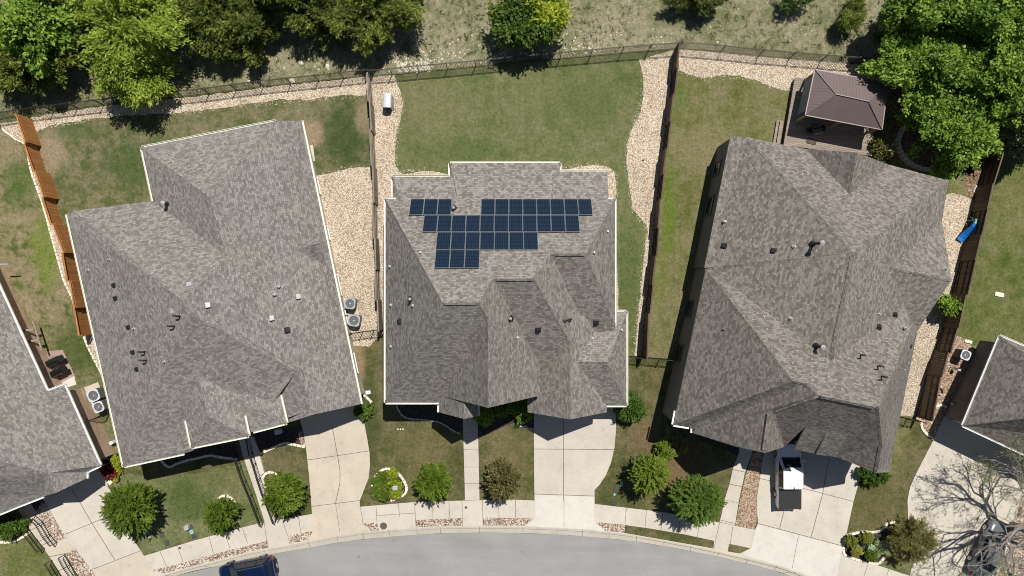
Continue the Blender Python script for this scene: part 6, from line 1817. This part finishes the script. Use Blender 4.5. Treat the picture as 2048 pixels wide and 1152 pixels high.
posts = [c.lerp(cen, .07) for c in (NWc, NEc, SEc, SWc)] + [(SEc.lerp(SWc, .5)).lerp(cen, .12)]
for c in posts:
    mb = MB(); mb.box((c.x, c.y, (DZ + ez)/2 - .05), (.16, .16, ez - DZ - .05), math.atan2(ux.y, ux.x)); mb.build('post', M['post_wood'], gz)
mb = MB()
for i_q in range(4): bar(mb, posts[i_q] + Vector((0, 0, -.22)), posts[(i_q+1) % 4] + Vector((0, 0, -.22)), .13)
mb.build('beam', M['post_wood'], gz)
M['screen'] = plain('privacy_screen', (.17, .22, .26), .7, var=.08)
a_, b__ = posts[0].lerp(posts[3], .08), posts[0].lerp(posts[3], .88)
d_ = b__ - a_; c_ = (a_ + b__)/2 
tag_o = MB(); tag_o.box((c_.x - .1, c_.y, DZ + 1.2), (d_.length, .05, 1.7), math.atan2(d_.y, d_.x))
for k in range(5): tag_o.box((*(a_.lerp(b__, k/4) - Vector((.1, 0, 0))).xy, DZ + 1.2), (.05, .08, 1.74), math.atan2(d_.y, d_.x))
tag(tag_o.build('privacy_screen', M['screen']), 'blue grey privacy screen hanging at the left side of the gazebo', 'screen')
# pergola beams on the wall of the far left house
pg = empty('wall_pergola', P(62, 670), 'pale beams leaning over a window well of the brick house at far left', 'pergola')
for (x0, y0, x1, y1) in ((46, 661, 68, 659), (56, 683, 78, 680)):
    a_, b__ = P(x0, y0, 1.2), P(x1, y1, 1.2); mb = MB(); mb.box((a_ + b__)/2, ((b__-a_).length, .16, .16), math.atan2((b__-a_).y, (b__-a_).x)); mb.build('beam', M['deck'], pg)
a_, b__ = P(66, 645, 1.15), P(86, 700, 1.15); mb = MB(); mb.box((a_ + b__)/2, ((b__-a_).length, .12, .12), math.atan2((b__-a_).y, (b__-a_).x)); mb.build('rail', M['deck'], pg)
a_ = P(10, 529, 1.9); mb = MB(); mb.tube([a_ - Vector((.6, 0, 0)), a_ + Vector((.25, .02, 0))], .06, 8); tag(mb.build('spout_pipe', M['steel']), 'grey pipe end sticking out at the left border above the brick wall', 'pipe')
# ------------------------------------------------------------------ light and camera
SUN = Vector((.40, .917, 0)).normalized() * math.cos(R(63)); SUN.z = math.sin(R(63))
sd = bpy.data.lights.new('sun', 'SUN'); sd.energy = 5.0; sd.angle = R(.53); sd.color = (1.0, .955, .88)
so = bpy.data.objects.new('sun', sd); COL.objects.link(so)
so.rotation_euler = (-SUN).to_track_quat('-Z', 'Y').to_euler()
w = bpy.data.worlds.new('World'); SC.world = w; w.use_nodes = True
nt = w.node_tree
bg = nt.nodes['Background']
sky = nt.nodes.new('ShaderNodeTexSky'); sky.sky_type = 'NISHITA'; sky.sun_disc = False
sky.sun_elevation = R(63); sky.sun_rotation = math.atan2(SUN.x, SUN.y)
sky.air_density = 1.0; sky.dust_density = .6; sky.ozone_density = 1.0
nt.links.new(sky.outputs[0], bg.inputs[0]); bg.inputs[1].default_value = .05
cam = bpy.data.cameras.new('camera'); co = bpy.data.objects.new('camera', cam); COL.objects.link(co)
co.location = (0, 0, CAMZ); co.rotation_euler = (0, 0, 0)
cam.sensor_width = 36; cam.lens = 36 * 1366 / 2048; cam.clip_end = 2000
SC.camera = co
SC.view_settings.view_transform = 'Standard'; SC.view_settings.look = 'None'; SC.view_settings.exposure = 0.06; SC.view_settings.gamma = 1.0
SC.cycles.filter_width = 1.0
